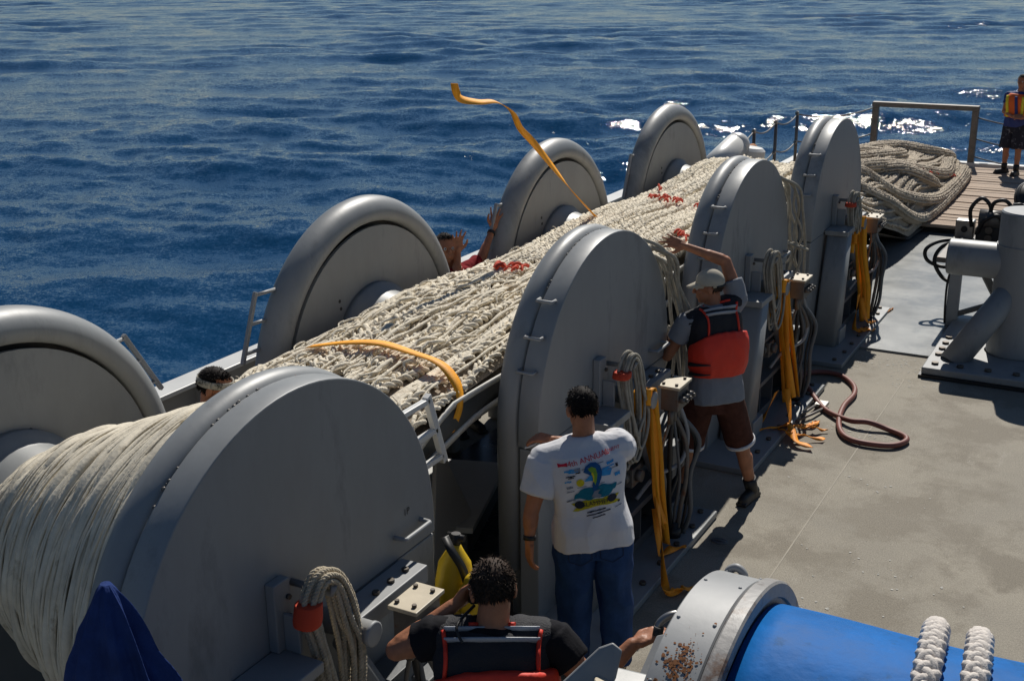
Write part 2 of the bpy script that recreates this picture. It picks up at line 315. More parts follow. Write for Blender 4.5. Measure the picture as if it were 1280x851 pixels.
# ================================================================ SETTING
ZS = -1.8
def sea():
    yaw = math.radians(31.86)+PI/2
    az = np.concatenate([np.arange(-40, 40, .09), np.arange(40, 320, 2.5)]); az = np.radians(az)+yaw; na = len(az)
    rr = [3.0]
    while rr[-1] < 330: rr.append(rr[-1]*1.0065)
    rr += [380, 500, 800, 1500, 3000, 6000, 12000]; rr = np.array(rr); nr = len(rr)
    R, A = np.meshgrid(rr, az, indexing='ij'); X = R*np.cos(A); Y = R*np.sin(A)
    Z = np.zeros_like(X); g = np.random.default_rng(3)
    fade = np.clip((340-R)/120, 0, 1); dirn = math.radians(110)
    for i in range(95):
        lam = 10**g.uniform(np.log10(.55), np.log10(14)); k = 2*PI/lam
        th = dirn+g.normal()*(.45 if lam > 3 else .8)
        st = .022 if lam > 5 else (.026 if lam > 1.6 else .030)
        amp = st*lam/(2*PI)*g.uniform(.4, 1.2)
        loc = np.clip(lam/(R*.0065*3.0)-.4, 0, 1)
        ph = k*(X*np.cos(th)+Y*np.sin(th))+g.uniform(0, 6.28)
        s = np.sin(ph); Z += amp*loc*fade*(s+.25*np.cos(2*ph))
    # slow modulation so the chop comes in groups
    Z *= .75+.45*np.sin(X*.11+.6*np.sin(Y*.07))*np.sin(Y*.09+1.3)
    v = np.stack([X, Y, Z+ZS], -1).reshape(-1,3)
    i = np.arange(nr-1)[:,None]*na; j = np.arange(na)[None]
    f = np.stack([i+j, i+na+j, i+na+(j+1)%na, i+(j+1)%na], -1).reshape(-1,4)
    me = bpy.data.meshes.new('sea'); nf = len(f)
    me.vertices.add(len(v)); me.vertices.foreach_set('co', v.ravel()); me.loops.add(nf*4); me.loops.foreach_set('vertex_index', f[:,::-1].ravel().astype(np.int32))
    me.polygons.add(nf); me.polygons.foreach_set('loop_start', np.arange(nf, dtype=np.int32)*4); me.polygons.foreach_set('use_smooth', np.ones(nf, bool)); me.update(calc_edges=True)
    m = bpy.data.materials.new('sea_water'); m.use_nodes = True; t = m.node_tree; N = t.nodes; L = t.links; p = N['Principled BSDF']
    p.inputs['Base Color'].default_value = (.002, .036, .098, 1); p.inputs['Roughness'].default_value = .06; p.inputs['IOR'].default_value = 1.33
    gm = N.new('ShaderNodeNewGeometry'); acc = gm.outputs['Normal']
    for sc, k, stretch in ((1.1, .12, (1, 1.8, 1)), (3.2, .22, (1, 1.6, 1)), (9.5, .40, (1, 1.3, 1)), (30, .55, (1,1,1))):
        mp = N.new('ShaderNodeMapping'); mp.inputs['Scale'].default_value = stretch; mp.inputs['Rotation'].default_value = (0,0,math.radians(-25)); L.new(gm.outputs['Position'], mp.inputs[0])
        n = N.new('ShaderNodeTexNoise'); n.inputs['Scale'].default_value = sc; n.inputs['Detail'].default_value = 2; n.inputs['Distortion'].default_value = .4; L.new(mp.outputs[0], n.inputs[0])
        sb = N.new('ShaderNodeVectorMath'); sb.operation = 'SUBTRACT'; L.new(n.outputs['Color'], sb.inputs[0]); sb.inputs[1].default_value = (.5,.5,.5)
        ml = N.new('ShaderNodeVectorMath'); ml.operation = 'MULTIPLY'; L.new(sb.outputs[0], ml.inputs[0]); ml.inputs[1].default_value = (k,k,0)
        ad = N.new('ShaderNodeVectorMath'); ad.operation = 'ADD'; L.new(acc, ad.inputs[0]); L.new(ml.outputs[0], ad.inputs[1]); acc = ad.outputs[0]
    nm = N.new('ShaderNodeVectorMath'); nm.operation = 'NORMALIZE'; L.new(acc, nm.inputs[0]); L.new(nm.outputs[0], p.inputs['Normal'])
    o = link('sea', me, m); struct(o); return o
sea()
# hull under the deck
h = MB(); h.box((-6.15, -8, -2.6), (7, 23.2, -.05)); struct(h.build('ship_hull', 'paint_dk'))
d = MB(); d.box((-6.1, -8, -.04), (7, 11.94, 0)); deck = struct(d.build('deck', 'deck'))
d = MB(); d.box((-6.1, 11.96, -.04), (7, 23.2, .022)); deck2 = struct(d.build('wet_deck', 'deck_wet'))
w = MB(); w.bar((-1.90, 4, -.001), (-1.90, 11.2, -.001), .010, .006); w.build('weld_seam', 'seam', deck)
# white salt spatters on the deck (flat flecks)
fl = MB()
for (cx0, cy0, n, s) in [(-2.0, 9.75, 50, .16), (-1.9, 11.1, 30, .22), (-1.2, 7.3, 26, .3), (-1.45, 6.7, 24, .3), (-2.3, 11.6, 70, .25), (-2.1,11.7,80,.3), (-1.7, 8.6, 18, .25)]:
    for _ in range(n):
        c = V(cx0+rng.normal()*s, cy0+rng.normal()*s*.6, .003+rng.uniform(0,.0005))
        if c[1] > 11.9: continue
        r = rng.uniform(.003, .011); a = rng.uniform(0, 6)
        fl.add([c+r*V(math.cos(a+q*1.26)*rng.uniform(.6,1.5), math.sin(a+q*1.26), 0) for q in range(5)], [(0,1,2,3,4)])
o = fl.build('salt_spots', 'splash', deck); o['kind'] = 'stuff'
for x, y in ((-2.36, 7.25),):
    td_ = MB(); aa_ = np.linspace(0, 2*PI, 25)[:-1]; td_.tube([(x+.05*math.cos(q), y+.03*math.sin(q), .002) for q in aa_], .012, 6, closed=True); td_.tube([(x-.045, y, .004), (x, y, .010), (x+.045, y, .004)], .01, 6); td_.build('tie_down', 'paint_dk', deck)
b = MB(); b.box((-4.75, 2.0, .001), (-3.1, 14.6, .012)); struct(b.build('dark_deck_strip', 'dark_strip'))  # dark glossy strip laid over the deck along the reels

# bulwark along the port side
bw = thing('bulwark', 'long white topped steel bulwark along the side of the deck beside the sea', 'bulwark', (-6.06, 6, 0))
b = MB(); b.box((-6.11, -4, 0), (-6.05, 17.0, .93)); b.build('bulwark_plate', 'paint_lt', bw)
b = MB(); b.box((-6.17, -4, .93), (-5.97, 17.02, .965)); b.build('cap_rail', 'white_paint', bw, .006)
for y in np.arange(-2, 17, 1.36):
    b = MB(); b.prism([(y-.01,0),(y+.01,0),(y+.01,.93),(y-.01,.93)], -6.05, -5.93, False); b.build('stiffener', 'paint_lt', bw)
b = MB(); b.box((-6.15, 17.04, 0), (-6.0, 23.1, .24)); struct(b.build('deck_coaming', 'white_paint', bevel=.01))

# timber working deck at the stern
td = MB(); td.box((-5.9, 17.75, .03), (4, 22.9, .10)); tdo = struct(td.build('timber_deck', 'black'))
pm = []
for k in range(4):
    mb = MB(); mb.box((-4.8+.012*k, -.088+.004*k, 0), (4.8, .092-.003*k, .05)); pm.append(mb.mesh('plank')); pm[-1].materials.append(M['wood'])
y = 17.70
for i in range(26):
    o = bpy.data.objects.new('plank', pm[i % 4]); COL.objects.link(o); o.parent = tdo
    o.location = V(-1.05+rng.uniform(-.02,.02), y, .1+rng.uniform(0,.012))-wloc(tdo); o.rotation_euler = (rng.uniform(-.02,.02), rng.uniform(-.001,.001), rng.uniform(-.002,.002))
    b_ = o.modifiers.new('bevel','BEVEL'); b_.width = .008; b_.segments = 1; y += .201
b = MB(); b.box((-5.9, 22.98, 0), (4, 23.14, .2)); struct(b.build('stern_sill', 'white_paint', bevel=.01))

# ================================================================ REELS
YC = [3.542, 6.676, 9.666, 12.512]
ZR, RR, XF = 1.24, 1.004, -2.95
def arch(yc, zc, r, zb, n=48):
    return [(yc+r, zb)]+[(yc+r*math.cos(t), zc+r*math.sin(t)) for t in np.linspace(0, PI, n)]+[(yc-r, zb)]
def arch_sides(mb, yc, zc, r, zb, x0, x1):          # smooth flank and flat ends of an arch-shaped plate
    p = arch(yc, zc, r, zb); n = len(p); v = [(x0,y,z) for y,z in p]+[(x1,y,z) for y,z in p]
    mb.add(v, [tuple(range(n-1,-1,-1)), tuple(range(n,2*n)), (n-1,0,n,2*n-1)])
    return mb.add(v, [(i,i+1,i+1+n,i+n) for i in range(n-1)], True)
def reel(yc, label):
    t = thing('net_reel', label, 'net reel', (-3.9, yc, 0), 'grey net reels standing in a row along the deck')
    # -- inboard drive housing
    def part(mb, name, m, par=None, bev=0, sharp=False): return mb.build(name, m, par or t, bev, sharp=sharp)
    part(arch_sides(MB(), yc, ZR, RR, 1.165, -3.085, XF), 'drive_housing', 'paint', bev=.006)
    mb = MB(); mb.prism([(yc+RR-.004,.03),(yc+RR-.004,1.155),(yc-RR+.004,1.155),(yc-RR+.004,.03)], -3.08, XF-.006, False); part(mb, 'housing_base', 'paint', bev=.008)
    ra = .945
    pth = [(-3.165, yc+ra, .35)]+[(-3.165, yc+ra*math.cos(a), ZR+ra*math.sin(a)) for a in np.linspace(0, PI, 60)]+[(-3.165, yc-ra, .35)]
    mb = MB(); mb.tube(pth, .080, 18); part(mb, 'guard_rim', 'paint')
    part(arch_sides(MB(), yc, ZR, .955, .03, -3.16, -3.088), 'backing_plate', 'paint')
    mb = MB()
    for a in np.concatenate([rng.uniform(.3, 3.0, 9), 1.75+rng.normal(0,.08,9), 2.2+rng.normal(0,.05,6)]):
        q_ = rng.uniform(.998,1.004); mb.sphere((-3.086, yc+q_*math.cos(a), ZR+q_*math.sin(a)), rng.uniform(.003,.008), 6, 4, (1,1.6,1))
    part(mb, 'rust_spots', 'rust_steel')['kind'] = 'stuff'
    for z in (1.98, 1.80, 1.62) if yc > 5 else ():
        yy = yc-math.sqrt(max(0, RR**2-(z-ZR)**2))
        mb = MB(); mb.tube([(-3.10, yy-.005, z), (-3.10, yy-.05, z), (-3.0, yy-.055, z), (-3.0, yy-.005, z)], .010, 8); part(mb, 'grab_rung', 'paint_lt')
    x = XF; mb = MB(); mb.tube(smooth_path([(x, yc+.655, 1.285), (x+.055, yc+.66, 1.285), (x+.06, yc+.69, 1.285), (x+.06, yc+.84, 1.285), (x+.055, yc+.87, 1.285), (x, yc+.875, 1.285)], 30), .012, 8); part(mb, 'grab_handle', 'paint_lt')
    # -- rotating flange, drum
    mb = MB(); mb.lathe([(-.03, .05), (-.03, .92), (.02, .92), (.02, .05)], (-3.22, yc, ZR), (1,0,0), 56, smooth=False); part(mb, 'flange', 'paint', sharp=True)
    mb = MB(); mb.cyl((-4.75, yc, 1.25), (-3.2, yc, 1.25), .27, n=32); part(mb, 'drum', 'paint')
    mb = MB(); mb.lathe([(-.03,.0), (-.03,.46), (.02, .46), (.05, .42), (.10, .40), (.24, .37), (.34, .33)], (-4.76, yc, 1.25), (1,0,0), 40); part(mb, 'hub', 'paint')
    # -- outboard end housing
    zl, rl = 1.145, 1.082
    prof = [(-4.90,.99),(-4.80,.99),(-4.772,1.004),(-4.760,1.035),(-4.762,1.07),(-4.776,1.105),(-4.80,1.132),(-4.83,1.150),(-4.855,1.160),(-4.88,1.164),(-4.905,1.164),(-4.925,1.155),(-4.93,1.12)]
    th = [None]+list(np.linspace(0, PI, 72))+[None]; v = []
    for k, a in enumerate(th):
        for x_, r_ in prof:
            v.append((x_, yc+r_, .03) if k == 0 else ((x_, yc-r_, .03) if k == len(th)-1 else (x_, yc+r_*math.cos(a), zl+r_*math.sin(a))))
    q = len(prof); mb = MB(); mb.add(v, [(i*q+j, i*q+j+1, (i+1)*q+j+1, (i+1)*q+j) for i in range(len(th)-1) for j in range(q-1)], True); part(mb, 'guard_rim', 'paint')
    part(arch_sides(MB(), yc, zl, 1.12, .03, -4.935, -4.90), 'end_housing', 'paint')
    part(arch_sides(MB(), yc, zl, 1.0, .04, -4.895, -4.875), 'backing_plate', 'black')  # plate coloured black to stand in for the shade in the gap round the disc
    mb = MB(); mb.lathe([(-.012, .02), (-.012, .96), (.012, .96), (.012, .02)], (-4.80, yc+.010, zl), (1,0,0), 72, smooth=False); e = part(mb, 'end_disc', 'paint', sharp=True)
    for (r_, a_) in ((.55,1.25), (.51,1.29), (.65,2.2), (.60,2.24), (.7,3.0), (.66,3.04)):
        mb = MB(); mb.cyl((-4.789, yc+r_*math.cos(a_), zl+r_*math.sin(a_)), (-4.786, yc+r_*math.cos(a_), zl+r_*math.sin(a_)), .013, n=8); mb.build('bolt_hole', 'black', e)
    # -- inboard foot, column, brackets
    mb = MB(); mb.box((-3.0, yc-1.28, .002), (-2.50, yc+.93, .05)); bp = part(mb, 'base_plate', 'paint_rust', bev=.006)
    for y_, x_ in [(-1.18,-2.6),(-.9,-2.57),(-.6,-2.57),(-.3,-2.57),(0,-2.57),(.3,-2.57),(.6,-2.57),(.85,-2.6)]:
        mb = MB(); bolt(mb, (x_, yc+y_, .05), r=.022, h=.02); mb.build('bolt', 'bolt', bp)
    mb = MB(); mb.loft([((-2.82, yc-.66, .05), (.12,0,0), (0,.13,0), .25), ((-2.82, yc-.40, 1.15), (.11,0,0), (0,.10,0), .25)], 24); part(mb, 'support_column', 'paint')
    mb = MB(); mb.box((-2.945, yc-.52, 1.14), (-2.71, yc-.22, 1.19)); part(mb, 'mounting_pad', 'paint', bev=.006)
    mb = MB(); mb.box((-2.95, yc-.67, .05), (-2.68, yc-.42, .20)); part(mb, 'column_foot', 'paint', bev=.006)
    mb = MB(); mb.box((-2.948, yc-.27, 1.192), (-2.90, yc-.17, 1.50)); mb.box((-2.899, yc-.23, 1.192), (-2.82, yc-.21, 1.36)); bk = part(mb, 'bracket_plate', 'paint', bev=.005)
    for z in (1.25, 1.33, 1.42):
        mb = MB(); bolt(mb, (-2.90, yc-.19, z), (1,0,0), .012, .014); mb.build('bolt', 'bolt', bk)
    mb = MB(); mb.box((-2.948, yc+.14, 1.07), (-2.80, yc+.70, 1.16)); bm = part(mb, 'beam', 'paint_lt', bev=.006)
    for y_ in (.36, .48, .60):
        mb = MB(); bolt(mb, (-2.86, yc+y_, 1.16), r=.018); mb.build('bolt', 'bolt', bm)
    ys = yc+.08
    mb = MB(); mb.lathe([(0,.0),(0,.052),(.26,.052),(.262,.056),(.278,.056),(.28,.05),(.28,0)], (-2.95, ys, 1.16), (1,0,0), 20); part(mb, 'hanging_peg', 'paint_lt')
    mb = MB(); mb.tube([(-2.86, ys+.02, 1.07), (-2.74, ys+.28, .5), (-2.69, ys+.38, .06)], .05, 14); part(mb, 'strut', 'paint')
    mb = MB(); mb.box((-2.94, yc-.35, .052), (-2.78, yc+.98, .12)); part(mb, 'frame_channel', 'paint_dk', bev=.004)
    mb = MB(); mb.box((-2.94, yc-.35, .36), (-2.76, yc+.98, .40)); part(mb, 'frame_channel', 'paint_dk', bev=.004)
    mb = MB(); mb.box((-2.94, yc-.35, .70), (-2.80, yc+.98, .73)); part(mb, 'frame_channel', 'paint_dk', bev=.004)
    for y_ in (-.2, .15, .5, .85):
        mb = MB(); mb.prism([(yc+y_,.121),(yc+y_+.015,.121),(yc+y_+.015,.359),(yc+y_,.359)], -2.939, -2.78, False); part(mb, 'frame_web', 'paint_dk')
    # valve block with tan top plate, pipes below
    yv, xo = yc+.24, -.17
    mb = MB(); mb.box((-2.715, yv, 1.185), (-2.565, yv+.235, 1.205)); vb = part(mb, 'valve_box', 'tan_plate', bev=.004)
    for (x_, y_) in ((-2.69,.04), (-2.60,.04), (-2.69,.19), (-2.60,.19)):
        mb = MB(); bolt(mb, (x_, yv+y_, 1.205), r=.011, h=.014); mb.build('bolt', 'bolt', vb)
    mb = MB(); mb.box((-2.70, yv+.02, 1.03), (-2.58, yv+.215, 1.184)); part(mb, 'valve_block', 'rust_steel', bev=.004)
    for k in range(3):
        mb = MB(); mb.cyl((-2.58, yv+.05+.065*k, 1.11), (-2.535, yv+.05+.065*k, 1.11), .024, n=12); mb.cyl((-2.535, yv+.05+.065*k, 1.11), (-2.52, yv+.05+.065*k, 1.11), .014, n=8); part(mb, 'valve_cap', 'rust_steel')
        mb = MB(); mb.cyl((-2.64, yv+.05+.065*k, 1.03), (-2.64, yv+.05+.065*k, .93), .02, n=10); part(mb, 'pipe_fitting', 'rust_steel')
    g = random.Random(int(yc*10))
    for k in range(6):
        x_ = -2.67+.03*k; a = g.uniform(-.06,.06)
        mb = MB(); mb.tube(smooth_path([(-2.64, yv+.05+.03*k, .95), (x_, yv+.04+.05*k+a, .75), (x_+g.uniform(-.05,.03), yv+.1+.03*k+a, .5), (x_-.02, yv+.12+.02*k, .25), (-2.67+.015*k, yv+.15+.02*k, .06)], 28), .011+.006*(k%2), 8)
        part(mb, 'hydraulic_pipe', ['rust_steel', 'black', 'paint_dk'][k % 3])
    mb = MB(); mb.tube(smooth_path([(-2.63, yv+.2, 1.0), (-2.58, yv+.23, .8), (-2.60, yv+.16, .62), (-2.72, yv-.0, .55), (-2.80, yv-.12, .42)], 30), .015, 8); part(mb, 'hydraulic_pipe', 'paint_lt')
    mb = MB(); mb.tube(smooth_path([(-2.7, yv+.3, .9), (-2.68, yv+.42, .6), (-2.72, yv+.3, .3), (-2.75, yv+.1, .15)], 30), .018, 8); part(mb, 'hydraulic_pipe', 'black')
    mb = MB(); mb.box((-2.90, yv-.24, .55), (-2.78, yv-.1, .68)); part(mb, 'motor_block', 'rust_steel', bev=.006)
    mb = MB(); mb.cyl((-2.84, yv-.3, .62), (-2.84, yv-.241, .62), .045, n=14); mb.cyl((-2.84, yv-.099, .62), (-2.84, yv+.1, .62), .035, n=12); mb.cyl((-2.78, yv-.17, .62), (-2.74, yv-.17, .62), .04, n=12); part(mb, 'hydraulic_motor', 'rust_steel')
    mb = MB(); mb.box((-2.80, yv+.28, .42), (-2.70, yv+.46, .66)); part(mb, 'junction_box', 'paint_dk', bev=.008)
    mb = MB(); mb.lathe([(0,.0),(0,.05),(.065,.05),(.065,.034),(.11,.034),(.11,0)], (-2.64, yv+.18, .05), (0,0,1), 14); part(mb, 'pipe_flange', 'black')
    return t
LB = ['nearest grey net reel, wound with smooth cream net, beside the blue draped jacket', 'grey net reel behind the man in the white T-shirt, its drum under the braided net',
      'grey net reel just behind the man in the khaki cap and red vest', 'farthest grey net reel, next to the heaped net at the stern']
REELS = [reel(YC[i], LB[i]) for i in range(4)]
# painted marks on two housings
def text_mesh(s, size):
    c = bpy.data.curves.new('t', 'FONT'); c.body = s; c.size = size; c.align_x = 'CENTER'; o = bpy.data.objects.new('t', c); COL.objects.link(o)
    dg = bpy.context.evaluated_depsgraph_get(); dg.update(); me = bpy.data.meshes.new_from_object(o.evaluated_get(dg)); bpy.data.objects.remove(o); bpy.data.curves.remove(c); return me
for i, (s, y, z) in enumerate([('1P', YC[0]+.76, 1.36), ('1', YC[1]-.98, 1.22)]):
    me = text_mesh(s, .05); me.transform(Matrix(((0,0,1,XF+.002),(1,0,0,y),(0,1,0,z),(0,0,0,1)))); obj_from(me, 'painted_mark', 'black', REELS[i])
# ladders on the outboard housings (and the nearest reel's inboard one)
def ladder(t, yc, sg, yt, zt, yb, zb):
    x = -4.90; d = (yt-yb)/(zt-zb); L = MB(); L.bar((x, yc+sg*(yb-d*.06), zb-.06), (x, yc+sg*(yt+d*.02), zt+.02), .026, .026); lad = L.build('ladder', 'paint_lt', t, .004)
    for k in range(3):
        z = zb+(zt-zb)*k/2; y = yb+(yt-yb)*k/2; m = MB(); m.tube([(x, yc+sg*y, z), (x, yc+sg*(y-.22), z-.01)], .013, 8); m.build('rung', 'paint_lt', lad)
ladder(REELS[0], YC[0], 1, .95, 1.91, 1.14, 1.60)
for i, o_ in ((1, 0), (2, -.10), (3, -.12)): ladder(REELS[i], YC[i], -1, 1.10+o_, 1.88, 1.24+o_*.9, 1.53)
L = MB(); L.bar((-3.25, YC[0]+1.58, 1.26), (-3.25, YC[0]+1.43, 1.69), .045, .035, (1,0,0)); lad = L.build('ladder', 'white_paint', REELS[0], .005)
for z, y in ((1.66, 1.44), (1.47, 1.51), (1.30, 1.56)):
    m = MB(); m.bar((-3.25, YC[0]+.95, z), (-3.25, YC[0]+y, z), .035, .03); m.build('rung', 'white_paint', lad, .004)

# ================================================================ NETS
# smooth cream net wound on the nearest reel
t = thing('wound_net', 'cream smooth net wound tightly on the drum of the nearest reel', 'fishing net', (-4.0, YC[0], 1.25))
xp = [-4.62, -4.5, -4.3, -4.08, -3.66, -3.37, -3.26]; rp = [.34, .42, .52, .60, .76, .87, .88]
def rnet(x): return np.interp(x, xp, rp)
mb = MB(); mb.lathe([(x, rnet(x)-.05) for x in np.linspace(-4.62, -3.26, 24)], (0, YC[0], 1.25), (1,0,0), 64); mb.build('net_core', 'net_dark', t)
a_ = np.linspace(0, 2*PI, 111)[:-1]
gg = np.random.default_rng(5)
for x0 in np.linspace(-4.58, -3.27, 64):
    mb = MB(); x0 += gg.uniform(-.012, .012); ph = gg.uniform(0, 6.28, 4); am = gg.uniform(.01, .06)*np.clip((x0+4.7)*2.2, .3, 1)*np.clip((-3.2-x0)*5, .15, 1)
    rr = gg.uniform(.012, .022)
    x = x0+am*np.sin(a_+ph[0])+.4*am*np.sin(2*a_+ph[1])+.008*np.sin(7*a_+ph[2])
    r = rnet(x)-.025+gg.uniform(-.012, .014)+.012*np.sin(3*a_+ph[3])+.006*np.sin(11*a_+ph[2])
    P = np.stack([x, YC[0]+r*np.cos(a_), 1.25+r*np.sin(a_)], -1)
    w = rr*(1+.45*np.sin(2*a_+ph[1])+.3*np.sin(5*a_+ph[2]))
    # flattened strand: three thin tubes side by side read as one stretched twine bundle
    mb.tube(P, w, 6, closed=True)
    mb.build('net_strand', 'net_spool', t, recalc=False)
    for q in range(2):
        m2 = MB(); ph2 = gg.uniform(0, 6.28, 3); xq = x0+gg.uniform(-.03,.03)+.035*np.sin(a_+ph2[0])+.01*np.sin(3*a_+ph2[1]); rq = rnet(np.clip(xq,-4.6,-3.27))-.012+.010*np.sin(4*a_+ph2[2])
        m2.tube(np.stack([np.clip(xq,-4.62,-3.27), YC[0]+rq*np.cos(a_), 1.25+rq*np.sin(a_)], -1), gg.uniform(.004,.009), 5, closed=True)
        m2.build('net_strand', 'net_spool', t, recalc=False)

# braided net lying along the tops of the other three reels
NX0, NX1 = -4.66, -3.34
def znet(x, y):
    z = 1.60+.05*math.sin((y-6.68)*2*PI/2.95+PI/2)*.5+.05*math.exp(-((x+4.0)/.4)**2)
    z -= .16*max(0, (x-(-3.55))/.25)**2*.5; z -= .12*max(0, (-4.5-x)/.16)**1.5
    if y < 5.2: z -= .35*((5.2-y)/.9)**1.6
    if y > 12.6: z -= .0
    return z+.02*noise.noise(Vector((x*3, y*1.5, 0)))
net = thing('braided_net', 'cream braided net stretched along the tops of the three farther reels', 'fishing net', (-4.0, 9, 1.3))
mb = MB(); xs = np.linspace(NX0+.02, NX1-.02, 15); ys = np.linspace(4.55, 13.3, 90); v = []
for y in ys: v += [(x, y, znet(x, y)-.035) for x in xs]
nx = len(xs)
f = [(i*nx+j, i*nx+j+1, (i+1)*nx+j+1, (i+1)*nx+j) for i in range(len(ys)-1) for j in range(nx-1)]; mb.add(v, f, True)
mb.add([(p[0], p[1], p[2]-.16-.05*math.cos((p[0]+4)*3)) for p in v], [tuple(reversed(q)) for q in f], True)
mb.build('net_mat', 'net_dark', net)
gg = np.random.default_rng(11); nb = 16
for i in range(nb):
    x0 = NX0+.05+(NX1-NX0-.10)*i/(nb-1); ph = gg.uniform(0, 6.28, 3)
    yy = np.linspace(4.6, 13.2, 150)
    xx = x0+.03*np.sin(yy*1.1+ph[0])+.015*np.sin(yy*3.1+ph[1]); xx = np.clip(xx, NX0, NX1)
    zz = np.array([znet(a, b) for a, b in zip(xx, yy)])+.012*np.sin(yy*2.3+ph[2])+gg.uniform(-.015, .02)
    P = np.stack([xx, yy, zz], -1)
    messy = i < 12
    mb = MB(); near = P[:62]; far = P[60:]
    wv = gg.uniform(.031, .043)
    if i in (10, 13):        # smooth, tightly stretched bands between the braids
        mb.ribbon(near, np.array([1,.05,-.1]), .075, .02); mb.ribbon(near+V(.03,0,.006), np.array([1,.05,.2]), .03, .015)
    else:
        braid(mb, near, wv, wv*.42, gg.uniform(.19, .32), wv*gg.uniform(.38,.5), 14, 6, jit=.55 if messy else .3, fuzz=.003 if messy else .002)
    braid(mb, far, .034, .021, .115, .0185, 7, 5, jit=.12, fuzz=.002)
    mb.build('braid_strand', 'net', net, recalc=False)
for k in range(95):
    x0 = gg.uniform(NX0+.03, NX1-.05); y0 = 4.6+gg.uniform(0, 3.2); y1 = y0+gg.uniform(.5, 2.2); yy = np.arange(y0, min(y1, 8.6), .045); ph = gg.uniform(0, 6.28, 3)
    if len(yy) < 6: continue
    xx = np.clip(x0+.03*np.sin(yy*2.1+ph[0])+.014*np.sin(yy*6+ph[1]), NX0, NX1); zz = np.array([znet(a, b) for a, b in zip(xx, yy)])+.026+.010*np.sin(yy*9+ph[2])+gg.uniform(-.012, .004)
    e_ = np.minimum(1, np.minimum(np.arange(len(yy)), np.arange(len(yy))[::-1])/4+.2); mb = MB(); mb.tube(np.stack([xx, yy, zz-.03*(1-e_)], -1), gg.uniform(.005, .014)*e_*(1+.25*np.sin(yy*24+ph[1])), 6); mb.build('net_twine', 'net', net, recalc=False)
# slack loops and tufts of twine on the nearest stretch
for k in range(80):
    y = 4.75+3.6*gg.random()**1.3; x = gg.uniform(NX0+.05, -3.62); a = gg.normal()*.28+PI/2
    L = gg.uniform(.05, .14); hgt = gg.uniform(.008, .035); mb = MB(); pts = []
    for s_ in np.linspace(-1, 1, 9):
        px, py = x+L*s_*math.cos(a)+gg.uniform(-.006,.006)+.02*math.sin(3*s_), y+L*s_*math.sin(a)
        pts.append((px, py, znet(px, py)+.025+hgt*(1-s_*s_)))
    mb.tube(pts, gg.uniform(.006, .013)*(1-.55*np.abs(np.linspace(-1,1,9))**2), 6); mb.build('net_loop', 'net', net, recalc=False)
mb = MB()
for k in range(900):
    y = 4.7+8.3*gg.random(); x = gg.uniform(NX0, NX1-.06); a = gg.uniform(0, 6.28); L = gg.uniform(.015, .045); z = znet(x, y)+.03
    p = V(x, y, z); d = V(math.cos(a), math.sin(a), gg.uniform(.2, 1)); mb.tube([p, p+d*L*.6, p+d*L+V(0,0,-L*.3)], [.004,.003,.0015], 4, caps=False)
mb.build('twine_ends', 'net', net, recalc=False)['kind'] = 'stuff'
# red marking yarn woven across the net
for (x0, y0, x1, y1, n) in ((-4.34, 7.62, -4.02, 7.56, 14), (-4.3, 10.6, -3.9, 10.42, 18), (-3.75, 10.36, -3.6, 10.3, 9), (-3.50, 9.3, -3.38, 9.2, 8), (-4.5, 11.2, -4.36, 11.1, 3), (-3.46, 13.0, -3.38, 12.4, 4)):
    for q in range(n):
        f = (q+.5)/n; x, y = x0+(x1-x0)*f+gg.normal()*.01, y0+(y1-y0)*f+gg.normal()*.06
        mb = MB(); a = gg.uniform(.5, 2.6); P = [(x+.035*s_*math.cos(a), y+.045*s_*math.sin(a), znet(x, y)+.05+.02*(1-s_*s_)) for s_ in np.linspace(-1, 1, 7)]
        mb.tube(P, gg.uniform(.007, .013), 6); mb.build('red_knot', 'red_yarn', net, recalc=False)
# dark tarp and pale edge bands under the right side of the net
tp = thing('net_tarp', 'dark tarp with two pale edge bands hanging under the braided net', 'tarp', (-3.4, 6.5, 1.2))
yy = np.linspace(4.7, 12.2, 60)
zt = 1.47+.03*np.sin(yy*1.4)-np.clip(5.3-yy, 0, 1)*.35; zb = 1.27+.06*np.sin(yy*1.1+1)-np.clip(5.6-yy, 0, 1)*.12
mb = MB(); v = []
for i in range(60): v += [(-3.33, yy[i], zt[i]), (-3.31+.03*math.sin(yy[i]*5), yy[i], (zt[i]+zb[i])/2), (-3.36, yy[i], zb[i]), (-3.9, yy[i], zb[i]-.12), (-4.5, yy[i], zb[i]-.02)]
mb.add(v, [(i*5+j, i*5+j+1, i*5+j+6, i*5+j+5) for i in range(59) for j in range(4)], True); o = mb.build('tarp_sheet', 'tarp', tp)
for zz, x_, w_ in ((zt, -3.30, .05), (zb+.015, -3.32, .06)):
    mb = MB(); mb.ribbon(np.stack([x_+0*yy+.015*np.sin(yy*2), yy, zz], -1), np.array([.25, 0, 1]), w_*(1+.2*np.sin(yy*3)), .012); mb.build('edge_band', 'tarp_w', tp)

